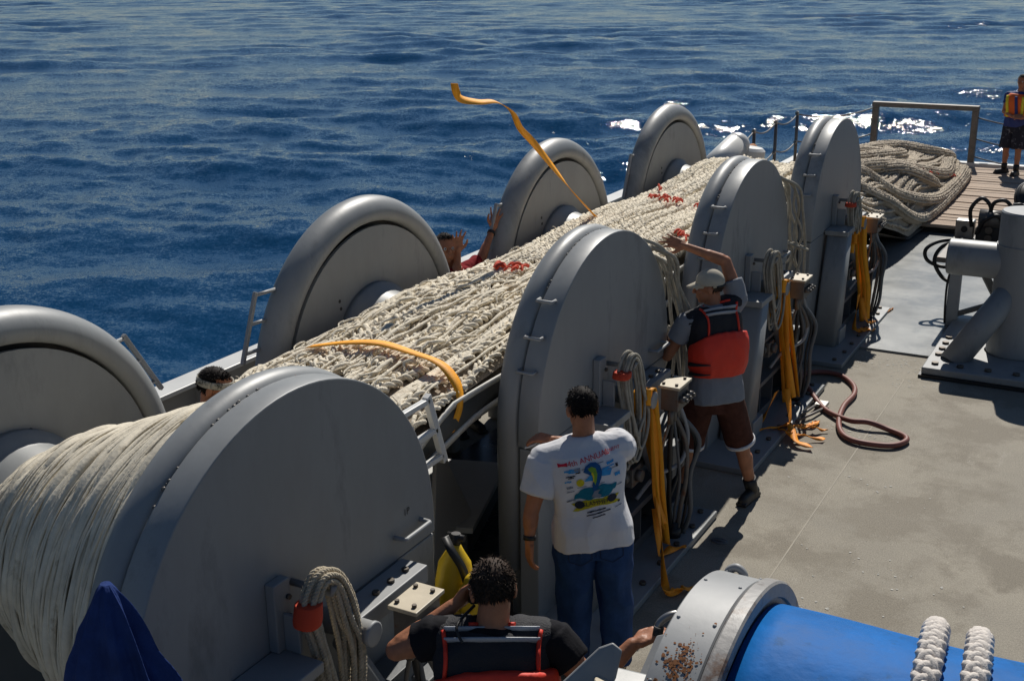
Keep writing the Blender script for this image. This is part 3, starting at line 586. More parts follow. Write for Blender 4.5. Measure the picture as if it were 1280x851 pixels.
# heap of tan net at the stern
pile = thing('net_heap', 'large heap of tan net piled on the stern deck beyond the farthest reel', 'fishing net', (-3.8, 18, 0))
def heap(u, v):      # u across 0..1 (port to starboard), v along 0..1
    y = 12.9+10.0*v
    cxh = -4.0-.15*v; hw = .66+.55*math.sin(min(1, v*1.25)*PI/2)*(1 if v < .85 else 1-.5*((v-.85)/.15)**2)
    top = np.interp(v, [0, .1, .25, .45, .65, .8, .93, 1], [1.60, 1.42, 1.10, .88, .72, .60, .46, .25])
    s_ = 2*u-1; x = cxh+hw*np.sign(s_)*abs(s_)**.85*1.02
    prof = max(0, 1-abs(s_)**3.2)**.75
    z = .12+(top-.12)*prof if v > .4 else np.interp(v, [0, .4], [1.25, .12])+(top-np.interp(v, [0, .4], [1.25, .12]))*prof
    fo = .06*math.sin(9*v*PI+5*u+3*noise.noise(Vector((u*2, v*3, 1))))*prof*min(1, v*4)
    fo += .06*noise.noise(Vector((u*4, v*9, 5)))*min(1, v*3)
    # the near starboard side sags over the deck edge
    return V(x+.02*noise.noise(Vector((u*6, v*20, 9))), y-.5*max(0, s_)**2*(1-v)*0, max(z+fo, .10))
NU, NV = 46, 150
v = [heap(i/(NU-1), j/(NV-1)) for j in range(NV) for i in range(NU)]
mb = MB(); mb.add(v, [(j*NU+i, j*NU+i+1, (j+1)*NU+i+1, (j+1)*NU+i) for j in range(NV-1) for i in range(NU-1)], True)
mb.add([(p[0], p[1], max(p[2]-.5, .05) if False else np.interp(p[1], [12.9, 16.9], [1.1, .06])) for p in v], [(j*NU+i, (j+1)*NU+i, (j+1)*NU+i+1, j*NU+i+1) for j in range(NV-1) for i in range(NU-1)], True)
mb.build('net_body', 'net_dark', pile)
gg = np.random.default_rng(21)
for i in range(44):
    u0 = (i+.5)/44; ph = gg.uniform(0, 6.28, 3); mb = MB()
    vv = np.linspace(0.0, gg.uniform(.86, .99), 120)
    uu = np.clip(u0+.05*np.sin(vv*7+ph[0])*vv+.035*np.sin(vv*15+.4*i)*vv, .005, .995)
    P = np.array([heap(a, b)+V(0,0,.02) for a, b in zip(uu, vv)])
    braid(mb, P, .026, .014, .10, .0145, 6, 4, jit=.25, fuzz=.004); mb.build('braid_strand', 'net_pile', pile, recalc=False)
# fat folds thrown over the heap
for k, (uv, r) in enumerate([([(.2,.40),(.35,.46),(.5,.55),(.62,.66),(.55,.78)], 0.104), ([(.05,.5),(.2,.58),(.4,.66),(.5,.78),(.35,.88)], 0.113), ([(.6,.4),(.7,.5),(.8,.6),(.9,.72),(.85,.82)], 0.095),
        ([(.3,.32),(.45,.40),(.62,.46),(.78,.5),(.93,.62)], 0.104), ([(.1,.7),(.3,.74),(.5,.86),(.7,.84),(.85,.9)], 0.104), ([(.5,.30),(.7,.33),(.88,.40),(.97,.55),(.97,.72),(.95,.88)], 0.087), ([(.45,.22),(.7,.25),(.92,.31),(.99,.45),(.99,.65),(.98,.9)], 0.078), ([(.15,.8),(.4,.9),(.6,.93)], 0.095)]):
    P = smooth_path([heap(a, b)+V(0,0,.035) for a, b in uv], 60); mb = MB()
    n_ = len(P); env = np.minimum(1, np.minimum(np.arange(n_), n_-1-np.arange(n_))/7+.35)
    mb.tube(P, r*env*(1+.12*np.sin(np.arange(n_)*.6)), 10); mb.build('net_fold', 'net_dark', pile)
    mb = MB()
    for q in range(9):
        a = -.2+PI*1.1*q/8; T = np.gradient(P, axis=0); B = np.cross(T, V(0,0,1)); B /= np.linalg.norm(B, axis=1)[:,None]
        Q = P+(B*math.cos(a)+V(0,0,1)*math.sin(a))*((r*env)[:,None]); braid(mb, Q, .022, .012, .09, .014, 6, 4, jit=.2, fuzz=.003)
    mb.build('fold_braids', 'net_pile', pile, recalc=False)
for q in range(16):
    f = q/15; p = heap(.45+.35*f, .20+.05*f); mb = MB(); mb.tube([p+V(-.04,0,.05), p+V(0,.02,.085), p+V(.04,.02,.05)], .012, 5); mb.build('red_knot', 'red_yarn', pile, recalc=False)
for q in range(10):
    p = heap(.80+.02*q, .50+.03*q); mb = MB(); mb.tube([p+V(-.03,-.06,.11), p+V(0,0,.14), p+V(.02,.06,.11)], .014, 5); mb.build('red_knot', 'red_yarn', pile, recalc=False)

# ================================================================ STRAPS, ROPES, HOSE
GS = 'orange webbing straps hung from the reels'
def zt_(x, y): return znet(x, y)+.105
sp = thing('orange_strap', 'yellow orange strap lying across the braided net and hanging over its edge', 'strap', (-3.8, 5.5, 1.5))
P = smooth_path([(-4.40, 5.46, zt_(-4.40,5.46)-.045), (-4.15, 5.50, zt_(-4.15,5.5)-.025), (-3.94, 5.55, zt_(-3.94,5.55)-.03), (-3.7, 5.53, zt_(-3.7,5.53)-.025), (-3.5, 5.49, zt_(-3.5,5.49)-.01), (-3.39, 5.46, 1.62), (-3.325, 5.43, 1.54), (-3.30, 5.37, 1.45), (-3.30, 5.26, 1.36)], 60)
n_ = len(P); S = np.array([V(.15,1,0)+V(.2*math.sin(i*.25),0,.15*math.sin(i*.17)) for i in range(n_)])
mb = MB(); mb.ribbon(P, S, .075, .004); mb.build('strap_web', 'strap_y', sp)
sp = thing('orange_strap', 'orange strap flying through the air in a curl above the sea', 'strap', (-4.4, 8.2, 1.6))
P = smooth_path([(-4.4,7.22,3.05),(-4.4,7.25,2.98),(-4.4,7.32,2.93),(-4.4,7.57,2.885),(-4.4,7.81,2.86),(-4.4,8.05,2.76),(-4.4,8.18,2.62),(-4.4,8.41,2.47),(-4.4,8.87,2.14),(-4.4,9.18,1.92),(-4.4,9.63,1.63)], 100)
n_ = len(P); ang = np.cumsum(.06+.05*np.sin(np.arange(n_)*.11)); S = np.stack([np.cos(ang*.9), .3*np.sin(ang), np.sin(ang*.9)], -1)
T = np.gradient(P, axis=0); T /= np.linalg.norm(T, axis=1)[:,None]; S = S-(S*T).sum(1)[:,None]*T
mb = MB(); mb.ribbon(P, S, .055, .004); mb.build('strap_web', 'strap_y', sp)
def hang_strap(yc, label, seed, floor):
    g = random.Random(seed); ys = yc+.08; px = -2.735
    t = thing('orange_strap', label, 'strap', (px, ys, 0), GS)
    for k in range(5):
        y0 = ys+g.uniform(-.03, .03); x0 = px+.020*k-.045; zb = g.uniform(.04, .30) if k else .06; dy = g.uniform(-.05, .12)+.06
        pts = [(x0, ys-.055, .85+.1*k), (x0, ys-.056, 1.14), (x0, ys-.03, 1.212+.004*k), (x0, ys+.03, 1.212+.004*k), (x0+.005, ys+.056, 1.13), (x0+.035, ys+.05+dy*.4, .8), (x0+.075+g.uniform(-.02,.03), ys+.05+dy*.7, .45), (x0+.11+g.uniform(-.03,.04), ys+.04+dy, zb)]
        P = smooth_path(pts, 48); n = len(P); tw = g.uniform(-2.4, 2.4); S = np.array([V(1, .1+tw*max(0, i/n-.35), .05) for i in range(n)])
        mb = MB(); mb.ribbon(P, S, .05, .004); mb.build('strap_web', 'strap' if k % 2 else 'strap_y', t)
    for k, pts in enumerate(floor):
        P = smooth_path(pts, 40); n = len(P); S = np.array([V(.7*math.cos(.12*i+k), .7*math.sin(.12*i+k)+.4, .25*math.sin(i*.5+k)) for i in range(n)])
        mb = MB(); mb.ribbon(P, S, .06, .004); mb.build('strap_web', 'strap', t)
y = YC[1]+.08
hang_strap(YC[1], 'orange straps hanging from the peg beside the man in the white T-shirt', 1, [[(-2.68,y+.1,.35),(-2.62,y+.02,.14),(-2.6,y+.0,.075),(-2.56,y+.14,.07),(-2.50,y+.2,.06)], [(-2.68,y+.1,.5),(-2.56,y-.1,.25),(-2.46,y-.28,.06),(-2.40,y-.36,.03),(-2.34,y-.26,.02)], [(-2.44,y-.32,.02),(-2.40,y-.40,.05),(-2.33,y-.30,.04),(-2.30,y-.22,.02)]])
y = YC[2]+.08
hang_strap(YC[2], 'orange straps hanging behind the man in the red vest, ends piled by the red hose', 2, [[(-2.6,y-.1,.3),(-2.5,y-.3,.09),(-2.46,y-.5,.05),(-2.40,y-.42,.03)], [(-2.66,y-.2,.3),(-2.72,y-.36,.1),(-2.78,y-.42,.08),(-2.84,y-.56,.07)], [(-2.5,y-.38,.08),(-2.4,y-.3,.06),(-2.3,y-.24,.05),(-2.22,y-.2,.02)], [(-2.56,y-.42,.06),(-2.44,y-.52,.08),(-2.32,y-.46,.05),(-2.18,y-.40,.02)], [(-2.52,y-.28,.05),(-2.47,y-.4,.10),(-2.36,y-.6,.05),(-2.22,y-.62,.03)], [(-2.5,y-.3,.06),(-2.62,y-.5,.08),(-2.74,y-.62,.07),(-2.86,y-.66,.065)], [(-2.46,y-.2,.03),(-2.36,y-.14,.03),(-2.34,y-.02,.02)]])
y = YC[3]+.08
hang_strap(YC[3], 'orange straps hanging from the farthest reel, one tail curling on the wet deck', 3, [[(-2.66,y+.05,.35),(-2.58,y-.0,.12),(-2.54,y+.25,.05),(-2.54,y+.6,.03),(-2.48,y+.9,.03)], [(-2.68,y,.4),(-2.66,y-.2,.15),(-2.62,y-.3,.08),(-2.56,y-.1,.07)], [(-2.6,y-.3,.1),(-2.54,y-.2,.07),(-2.5,y+.02,.03)]])

def coil(yc, label, seed, m, tw, n=8, wrap=True, drop=.62):
    g = random.Random(seed); y0 = yc-.13; x0 = -2.80
    t = thing('rope_coil', label, 'rope', (x0, y0, .8), 'coils of rope hung on the reels')
    for k in range(n):
        w = .045+.011*k*.7+g.uniform(-.008, .01); d = drop+g.uniform(-.12, .10); x = x0+.018*(k % 4)+g.uniform(-.01,.01); lean = g.uniform(.0, .10)
        top = 1.49+.012*(k//2)
        pts = [(x, y0-w*.9, top-.14), (x+.01, y0-w*.55, top-.03), (x+.02, y0, top), (x+.02, y0+w*.9, top-.06), (x+.03, y0+w*1.5, top-.22), (x+.035, y0+w*1.45+lean, top-.42), (x+.04, y0+w*.9+lean, top-d), (x+.03, y0+lean*.7+w*.3, top-d-.07), (x+.02, y0-w*.1+lean*.5, top-d+.06), (x+.01, y0-w*.5+lean*.2, top-.35)]
        P = smooth_path(pts, 70, closed=True); mb = MB()
        if tw: twist(mb, np.vstack([P, P[:2]]), .0135, .0075, .05, 3, 7, 5)
        else: mb.tube(P, .0105, 7, closed=True)
        mb.build('rope_turn', m, t, recalc=False)
    if wrap:
        ws = 1 if tw else .45
        mb = MB(); mb.loft([((x0+.028, y0-.085, 1.435), (.055,0,0), (0,.05,.0), .8), ((x0+.03, y0-.10, 1.435-.065*ws), (.058,0,0), (0,.055,.0), .8), ((x0+.03, y0-.105, 1.435-.09*ws), (.055,0,0), (0,.05,.0), .8)], 18); mb.build('wrap', 'red_yarn', t, .004)
    mb = MB(); mb.tube([(-2.95, y0+.03, 1.43), (-2.74, y0+.03, 1.43), (-2.73, y0+.03, 1.47)], .016, 8); mb.build('hook', 'paint', t)
coil(YC[0], 'thick tan rope coil with a red wrap hung on the nearest reel', 1, 'rope_tan', True, 10, drop=.75)
coil(YC[1], 'grey rope coil with a red tie beside the peg behind the white T-shirt man', 2, 'rope', False, 9, drop=.6)
coil(YC[2], 'grey rope coil hung on the reel just right of the man in the cap', 3, 'rope', False, 9, False, .55)
coil(YC[3], 'pale rope coil with a red tie hung on the farthest reel', 4, 'rope', False, 9, True, .28)
for i, lb in ((1, 'grey rope hank hanging behind the reel by the man in the cap'), (2, 'grey rope hank hanging between the two farthest reels')):
    t = thing('rope_hank', lb, 'rope', (-3.05, YC[i]+1.05, .9), 'grey rope hanks hanging down the aft side of the reels'); g = random.Random(i)
    for k in range(6):
        x = -2.985+.030*k+g.uniform(-.008,.008); mb = MB(); d = g.uniform(-.03,.03); yb = YC[i]+1.05+.03*(k % 3)+g.uniform(0,.02); zt = g.uniform(1.86, 1.98)
        ye = YC[i]+math.sqrt(max(0, 1.03**2-(zt-ZR)**2)); zl_ = g.uniform(.85, 1.15)
        P = smooth_path([(-3.06+.02*k, ye-.10, zt+.10), (x, ye+.03, zt), (x+d, YC[i]+.95+.02*(k%2), 1.68), (x-d, yb, 1.40), (x+d*1.5, yb+.03, 1.2), (x-d*1.3, yb+.05, zl_)], 40)
        mb.tube(P, .011+.002*(k%2), 7); mb.build('rope_length', 'rope', t, recalc=False)
    mb = MB(); mb.tube(smooth_path([(-2.99, YC[i]+1.10, 1.33), (-2.9, YC[i]+1.13, 1.30), (-2.80, YC[i]+1.14, 1.26), (-2.84, YC[i]+1.06, 1.29), (-2.98, YC[i]+1.04, 1.34)], 24), .012, 7); mb.build('tie', 'rope', t)
hz = thing('red_hose', 'dark red hose looped in a figure of eight on the deck', 'hose', (-2.1, 10, 0))
P = [(-2.60,10.0),(-2.66,10.4),(-2.77,10.81),(-2.65,10.98),(-2.45,10.97),(-2.28,10.76),(-2.21,10.51),(-2.22,10.18),(-2.18,9.84),(-2.10,9.57),(-1.99,9.43),(-1.83,9.40),(-1.65,9.45),(-1.57,9.59),(-1.6,9.7),(-1.75,9.79),(-1.92,9.79),(-2.09,9.80),(-2.36,10.03),(-2.61,10.40),(-2.74,10.62),(-2.80,10.85)]
zz = [.03]*len(P); zz[1] = .03; zz[19] = .07; zz[20] = .085; zz[21] = .06; zz[17] = .05; zz[8] = .03; zz[16] = .065
mb = MB(); mb.tube(smooth_path([(a, b, c) for (a, b), c in zip(P, zz)], 160), .024, 10); mb.build('hose_length', 'hose', hz)
mb = MB(); mb.cyl((-2.60,10.0,.03), (-2.585,9.88,.03), .03, n=12); mb.build('coupling', 'steel', hz)
tw = thing('bolt_cutter', 'long handled metal tool lying on the deck between the straps and red hose', 'tool', (-2.5, 9.9, 0))
for a, b in (((-2.50,9.62,.03), (-2.36,10.05,.03)), ((-2.54,9.66,.035), (-2.44,10.1,.035))):
    mb = MB(); mb.tube([a, ((a[0]+b[0])/2+.02, (a[1]+b[1])/2, .04), b], .013, 8); mb.build('handle', 'rust_steel', tw)
mb = MB(); mb.box((-2.46,10.06,.02), (-2.35,10.18,.05)); mb.build('jaw', 'steel', tw, .008)

# ================================================================ DECK MACHINERY
# winch with the blue drum
WC = V(-1.10, 3.62, 1.0)
wn = thing('winch', 'big grey deck winch with a blue painted drum and rust spots on its cover', 'winch', (-.4, 3.62, 0))
mb = MB(); mb.lathe([(-.182,.0),(-.182,.728),(-.176,.735),(-.012,.735),(-.006,.728),(-.006,.0)], WC, (1,0,0), 96); mb.build('brake_cover', 'paint_lt', wn, sharp=True)
mb = MB(); mb.lathe([(.0,.0),(.0,.74),(.008,.748),(.055,.748),(.063,.74),(.063,.69),(.05,.685),(.05,.0)], WC, (1,0,0), 96, smooth=False); mb.build('drum_flange', 'flange_edge', wn, sharp=True)
mb = MB(); prof = [(.05, .62)]+[(x, .664+.004*math.sin(x*7)) for x in np.linspace(.06, 2.0, 24)]; mb.lathe(prof, WC, (1,0,0), 96); mb.build('drum', 'blue_drum', wn)
for a in np.linspace(.3, 2.9, 8):
    for x in (-.16, -.03):
        mb = MB(); mb.sphere(WC+V(x, .733*math.cos(a), .733*math.sin(a)), .008, 8, 5); mb.build('rivet', 'paint_lt', wn)
mb = MB(); c_ = WC+V(-.13, .36, .62)
mb.tube(smooth_path([c_+V(-.03,.02,-.03), c_+V(-.03,.025,.01), c_+V(0,.03,.03), c_+V(.03,.025,.01), c_+V(.03,.02,-.03)], 24), .017, 8); mb.build('lifting_eye', 'paint_lt', wn)
g = random.Random(5); rp_ = MB(); c_ang = 2.05
for k in range(230):
    a = c_ang+g.gauss(0, .05)*(1 if k % 3 else 1.8); x = min(-.02, max(-.17, -.085+g.gauss(0, .024)*(1 if k % 3 else 1.6))); p = WC+V(x, .7365*math.cos(a), .7365*math.sin(a)); r = abs(g.gauss(.001, .0035))+.0012
    n_ = V(0, math.cos(a), math.sin(a)); t1 = V(1,0,0); t2 = np.cross(n_, t1); rp_.add([p+r*(t1*math.cos(q*1.05)*g.uniform(.6,1.3)+t2*math.sin(q*1.05)*g.uniform(.6,1.3))+n_*.0006*(k%5) for q in range(6)], [tuple(range(6))])
M['rust'] = mat('flaking_rust', (.20, .075, .022), .9, var=.5, vscale=50)
rp_.build('rust_patch', 'rust', wn)['kind'] = 'stuff'
mb = MB(); mb.box((-1.35, 2.95, .0), (1.2, 4.3, .12)); mb.build('bed_frame', 'paint', wn, .01)
mb = MB(); mb.box((-1.0, 4.36, .60), (1.3, 4.44, .92)); mb.build('side_beam', 'paint_lt', wn, .01)
mb = MB(); mb.prism([(3.1,.12),(4.14,.12),(3.9,.9),(3.34,.9)], -1.02, -.9, False); mb.build('pedestal', 'paint', wn, .01)
# control stand on the winch's forward side
mb = MB(); pl = [(-1.66,3.10,1.42),(-1.50,3.33,1.60),(-1.46,3.36,1.615),(-1.42,3.35,1.60),(-1.42,3.30,1.52),(-1.46,3.02,1.30)]
n_ = unit(np.cross(V(*pl[1])-V(*pl[0]), V(*pl[4])-V(*pl[0])))
v = [V(*p) for p in pl]+[V(*p)-n_*.02 for p in pl]
mb = MB(); mb.add(v, [tuple(range(6)), tuple(range(11,5,-1))]+[(i,i+6,(i+1)%6+6,(i+1)%6) for i in range(6)]); mb.build('guard_plate', 'paint_lt', wn, .006)
mb = MB(); mb.obox((-1.42,3.30,1.44), (.7,.2,-.1), (-.2,.7,.1), (0,0,1), .12, .10, .05); mb.build('control_box', 'paint', wn, .012)
mb = MB(); mb.cyl((-1.44,3.24,1.49), (-1.43,3.25,1.53), .045, n=18); mb.build('knob', 'tan_plate', wn, .006)
mb = MB(); mb.tube([(-1.55,3.3,0), (-1.5,3.3,1.40)], .05, 12); mb.build('control_post', 'paint', wn)
mb = MB(); mb.tube(smooth_path([(-1.36,3.72,1.36), (-1.42,3.70,1.45), (-1.43,3.72,1.505), (-1.39,3.76,1.535), (-1.34,3.80,1.51), (-1.30,3.84,1.42)], 30), .015, 10); mb.build('brake_lever', 'steel', wn)
mb = MB(); mb.cyl((-1.43,3.695,1.44), (-1.425,3.71,1.50), .02, n=12); mb.build('lever_grip', 'black', wn)
v = [(-1.42,3.25,1.30),(-1.30,3.25,1.30),(-1.285,3.66,1.56),(-1.40,3.62,1.52)]
mb = MB(); mb.add([V(*p) for p in v]+[V(*p)-V(0,0,.02) for p in v], [(0,1,2,3),(7,6,5,4)]+[(i,i+4,(i+1)%4+4,(i+1)%4) for i in range(4)]); mb.build('cover_plate', 'paint_lt', wn, .005)
for k, (xa, lb) in enumerate(((.625, 'thick white braided hawser over the blue drum, the one nearer the flange'), (.77, 'thick white braided hawser over the blue drum, at the right edge of the picture'))):
    t = thing('hawser', lb, 'rope', WC+V(xa, 0, .6), 'white hawsers over the blue drum')
    aa = np.linspace(-.35, 3.6, 120); R_ = .664+.042
    P = np.stack([WC[0]+xa+.06*np.sin(aa-1.2), WC[1]+R_*np.cos(aa), WC[2]+R_*np.sin(aa)], -1)
    P3, s3 = resample(P, .010); up = P3-WC; up[:,0] = 0; U3 = up/np.linalg.norm(up, axis=1)[:,None]
    for q in range(8):
        sg = 1 if q < 4 else -1; ph = s3*2*PI/.24*sg+(q % 4)*PI/2+(0 if q < 4 else PI/4)
        rad = .027+.006*np.sin(4*ph+(0 if q < 4 else PI))
        mb = MB(); mb.tube(P3+np.array([1.,0,0])*(rad*np.cos(ph))[:,None]+U3*(rad*np.sin(ph))[:,None], .0165, 7); mb.build('rope_strand', 'rope_white', t, recalc=False)

# mooring bitt
bt = thing('mooring_bitt', 'tall grey steel mooring bitt with a horizontal arm and a bolted base plate', 'bollard', (-1.0, 12.3, 0))
mb = MB(); mb.prism([(11.36,.03),(13.2,.03),(13.2,.10),(11.36,.10)], -1.78, .5, False); bp = mb.build('base_plate', 'paint', bt, .012)
mb = MB(); mb.box((-1.8, 11.33, .0), (.52, 13.22, .03)); mb.build('base_pad', 'black', bt)
for x, y in [(-1.68,11.5),(-1.45,11.5),(-1.2,11.5),(-.95,11.5),(-.7,11.5),(-1.7,11.8),(-1.7,12.0),(-1.7,12.2),(-1.7,12.4)]:
    mb = MB(); bolt(mb, (x, y, .10), r=.035, h=.022); mb.build('bolt', 'bolt', bp)
pc = V(-1.06, 12.22)
mb = MB(); mb.lathe([(.1,.275),(.1,.262),(1.18,.262),(1.18,.268),(1.19,.268),(1.19,.258),(1.50,.258),(1.515,.245),(1.52,.0)], (pc[0], pc[1], 0), (0,0,1), 40); mb.build('post', 'paint', bt, sharp=True)
mb = MB(); mb.lathe([(0,.0),(.0,.165),(.012,.178),(.60,.178)], (-1.76, 12.22, 1.0), (1,0,0), 36); mb.build('arm', 'paint', bt, sharp=True)
mb = MB(); mb.tube([(-1.56, 11.72, .06), (-1.10, 12.14, .80)], .128, 24); mb.build('brace', 'paint', bt)

# hydraulic power unit behind the bitt
pu = thing('power_unit', 'hydraulic power unit with black hoses and a silver box on a steel stand', 'machine', (-1.6, 13.6, 0))
mb = MB(); mb.box((-1.86, 13.1, .02), (-1.74, 13.2, .72)); mb.build('stand_leg', 'paint_lt', pu, .006)
mb = MB(); mb.box((-1.0, 13.1, .02), (-.9, 13.2, .72)); mb.build('stand_leg', 'paint_lt', pu, .006)
mb = MB(); mb.bar((-1.6, 13.3, .7), (-1.3, 13.5, .1), .07, .07); mb.build('stand_leg', 'rust_steel', pu, .006)
mb = MB(); mb.bar((-1.78, 13.15, .14), (-1.3, 13.4, .3), .05, .05); mb.build('cross_brace', 'rust_steel', pu, .006)
mb = MB(); mb.box((-2.0, 13.05, .72), (-.7, 14.3, .78)); mb.build('stand_top', 'rust_steel', pu, .006)
mb = MB(); mb.box((-1.98, 14.0, .79), (-1.78, 14.14, 1.0)); mb.build('silver_box', 'steel', pu, .012)
mb = MB(); mb.cyl((-1.88, 13.995, .9), (-1.88, 13.98, .9), .035, n=16); mb.build('dial', 'black', pu)
mb = MB(); mb.box((-1.74, 13.85, .79), (-1.40, 14.2, .98)); mb.build('engine_block', 'black', pu, .02)
mb = MB(); mb.cyl((-1.72, 13.9, 1.06), (-1.45, 13.9, 1.06), .10, n=20); mb.build('motor', 'rust_steel', pu)
mb = MB(); mb.cyl((-1.4, 14.0, 1.1), (-1.1, 14.0, 1.1), .14, n=20); mb.build('motor', 'black', pu)
for z in (.86, .95):
    mb = MB(); mb.cyl((-1.6, 13.84, z), (-1.6, 13.80, z), .04, n=12); mb.build('valve', 'bolt', pu)
g = random.Random(12)
for k, pts in enumerate([[(-1.80,13.95,.95),(-1.82,13.9,1.15),(-1.72,13.9,1.28),(-1.62,13.9,1.2),(-1.60,13.9,1.02)], [(-1.62,13.9,1.1),(-1.58,13.85,1.25),(-1.46,13.85,1.28),(-1.36,13.9,1.15)], [(-1.9,13.9,.8),(-2.1,13.8,.78),(-2.22,13.7,.70),(-2.2,13.7,.58),(-2.05,13.7,.52),(-1.85,13.6,.55)], [(-1.85,13.8,.82),(-2.05,13.75,.74),(-2.12,13.7,.58),(-2.02,13.7,.40),(-1.86,13.6,.36)],
        [(-1.5,13.85,1.05),(-1.42,13.8,1.2),(-1.3,13.8,1.26),(-1.2,13.9,1.1)], [(-1.72,13.85,.9),(-1.66,13.8,1.05),(-1.52,13.8,1.12),(-1.44,13.8,.98),(-1.4,13.8,.85)], [(-1.84,13.14,.7),(-1.87,13.09,.5),(-1.87,13.09,.25),(-1.86,13.1,.05)]]):
    mb = MB(); mb.tube(smooth_path(pts, 36), .022 if k != 6 else .012, 8); mb.build('hose', 'black', pu)
ty = thing('tyre', 'black rubber tyre lying at the edge of the timber deck', 'tyre', (-1.55, 18.3, .15))
mb = MB(); aa = np.linspace(0, 2*PI, 49)[:-1]; D = unit(V(.55,-.5,.67)); x_ = unit(np.cross(D, V(0,0,1))); y_ = np.cross(D, x_); c_ = V(-1.50, 18.4, .42)
mb.tube(c_+.25*(np.cos(aa)[:,None]*x_+np.sin(aa)[:,None]*y_), .12, 14, closed=True); mb.build('tyre_body', 'black', ty)
for k in range(3):
    mb = MB(); rr_ = .25+.117*math.cos(.5*(k-1)); mb.tube(c_+D*.117*math.sin(.5*(k-1))+rr_*(np.cos(aa)[:,None]*x_+np.sin(aa)[:,None]*y_), .012, 6, closed=True); mb.build('tread_rib', 'black', ty)

# stern frame, stanchions and lines
gf = thing('stern_frame', 'weathered steel goalpost frame standing at the stern edge behind the net heap', 'frame', (-4, 23.05, 0))
for x in (-4.87, -3.11):
    mb = MB(); mb.box((x-.055, 22.99, .1), (x+.055, 23.11, 1.12)); mb.build('post', 'rust_steel', gf, .008)
mb = MB(); mb.box((-4.93, 22.98, 1.121), (-3.05, 23.12, 1.21)); mb.build('crossbar', 'rust_steel', gf, .008)
for i, (y, lb) in enumerate(((18.95, 'first dark rail stanchion beside the white vent, nearest the camera'), (20.15, 'middle one of three dark rail stanchions along the port edge'), (21.45, 'dark rail stanchion farthest aft along the port edge, next to the last reel'))):
    st = thing('stanchion', lb, 'stanchion', (-5.9, y, .05), 'dark rail stanchions on the port edge')
    mb = MB(); mb.tube([(-5.9, y, .0), (-5.9, y, 1.16)], .028, 10); mb.build('post', 'rust_steel', st)
    for z in (.62, 1.13):
        mb = MB(); mb.lathe([(-.008,.016),(-.008,.036),(.008,.036),(.008,.016)], (-5.9, y-.03, z), (0,1,0), 12); mb.build('ring', 'steel', st)
wr = thing('guard_chain', 'sagging guard chain strung between the stanchions and the stern frame', 'chain', (-5.9, 20, .6))
ends = [(-5.9,17.1,1.0),(-5.9,18.95,1.13),(-5.9,20.15,1.13),(-5.9,21.45,1.11),(-4.9,23.05,1.1)]
for dz in (0, -.48):
    for a, b in zip(ends[:-1], ends[1:]):
        a, b = V(*a)+V(0,0,dz), V(*b)+V(0,0,dz); mb = MB(); P = [a+(b-a)*f-V(0,0,.10*4*f*(1-f)) for f in np.linspace(0,1,14)]; mb.tube(P, .012, 6); mb.build('chain_length', 'rust_steel', wr)
w2 = thing('guard_chain', 'guard chain from the stern frame past the person at the stern', 'chain', (-2, 23.05, .6))
for z in (1.0, .62, .3):
    a, b = V(-3.06,23.05,z), V(-.6,23.05,z+.02); mb = MB(); mb.tube([a+(b-a)*f-V(0,0,.16*4*f*(1-f)) for f in np.linspace(0,1,18)], .012, 6); mb.build('chain_length', 'rust_steel', w2)
# white mushroom vent with an orange bundle behind it
vt = thing('vent', 'white cowl vent on the port edge beside the farthest reel', 'vent', (-5.75, 17.3, 0))
mb = MB(); mb.cyl((-6.0,16.75,.70), (-5.68,17.42,1.13), .185, .19, 26); mb.sphere((-5.68,17.42,1.13), .19, 20, 12); mb.build('cowl', 'white_paint', vt)
mb = MB(); mb.lathe([(0,.0),(0,.20),(.02,.215),(.26,.215),(.30,.17),(.31,0)], (-5.55,17.62,.78), unit((.1,.05,1)), 26); mb.build('cap', 'white_paint', vt, sharp=True)
mb = MB(); mb.cyl((-5.75,17.3,0), (-5.75,17.3,.85), .11, n=18); mb.build('stem', 'white_paint', vt)
ob = thing('orange_bundle', 'faded orange brown canvas bundle behind the white vent', 'bundle', (-5.75, 18.2, .6))
mb = MB(); mb.sphere((-5.75,18.25,.86), .2, 20, 14, (.8, 1.9, .75)); mb.sphere((-5.72,17.85,.95), .14, 16, 10, (1,1.3,.8))
obj_from(voxel(mb, .02, 3, lambda c, n: .03*noise.noise(Vector(c)*7)), 'canvas', 'orange_cover', ob)
mb = MB(); mb.box((-5.9,17.7,.0), (-5.6,18.6,.72)); mb.build('rack', 'tee_r', ob, .02)

# gear in the gap between the first two reels
gp = thing('deck_winch_frame', 'pale triangular bracket plates on a low frame in the gap under the net', 'bracket', (-3.9, 6.1, 0))
for x, y in ((-3.85, 6.1), (-4.1, 5.9)):
    mb = MB(); mb.prism([(y-.25,.02),(y+.22,.02),(y+.25,.3),(y-.02,.75),(y-.10,1.1),(y-.14,1.1),(y-.2,.5)], x, x+.03, False); mb.build('bracket_plate', 'white_paint', gp, .004)
mb = MB(); mb.obox((-4.2, 6.6, .25), (1,.3,0), (-.3,1,0), (0,0,1), .35, .55, .02); mb.build('hatch_plate', 'white_paint', gp, .006)
mb = MB(); mb.obox((-4.2, 6.6, .12), (1,.3,0), (-.3,1,0), (0,0,1), .3, .5, .10); mb.build('hatch_box', 'paint_dk', gp, .006)
mb = MB(); mb.bar((-4.3,5.75,.3), (-4.05,5.6,1.2), .05, .03); mb.build('strut', 'white_paint', gp)
yt = thing('yellow_tank', 'yellow tank with a black carrying strap standing against the nearest reel', 'tank', (-2.86, 4.72, 0))
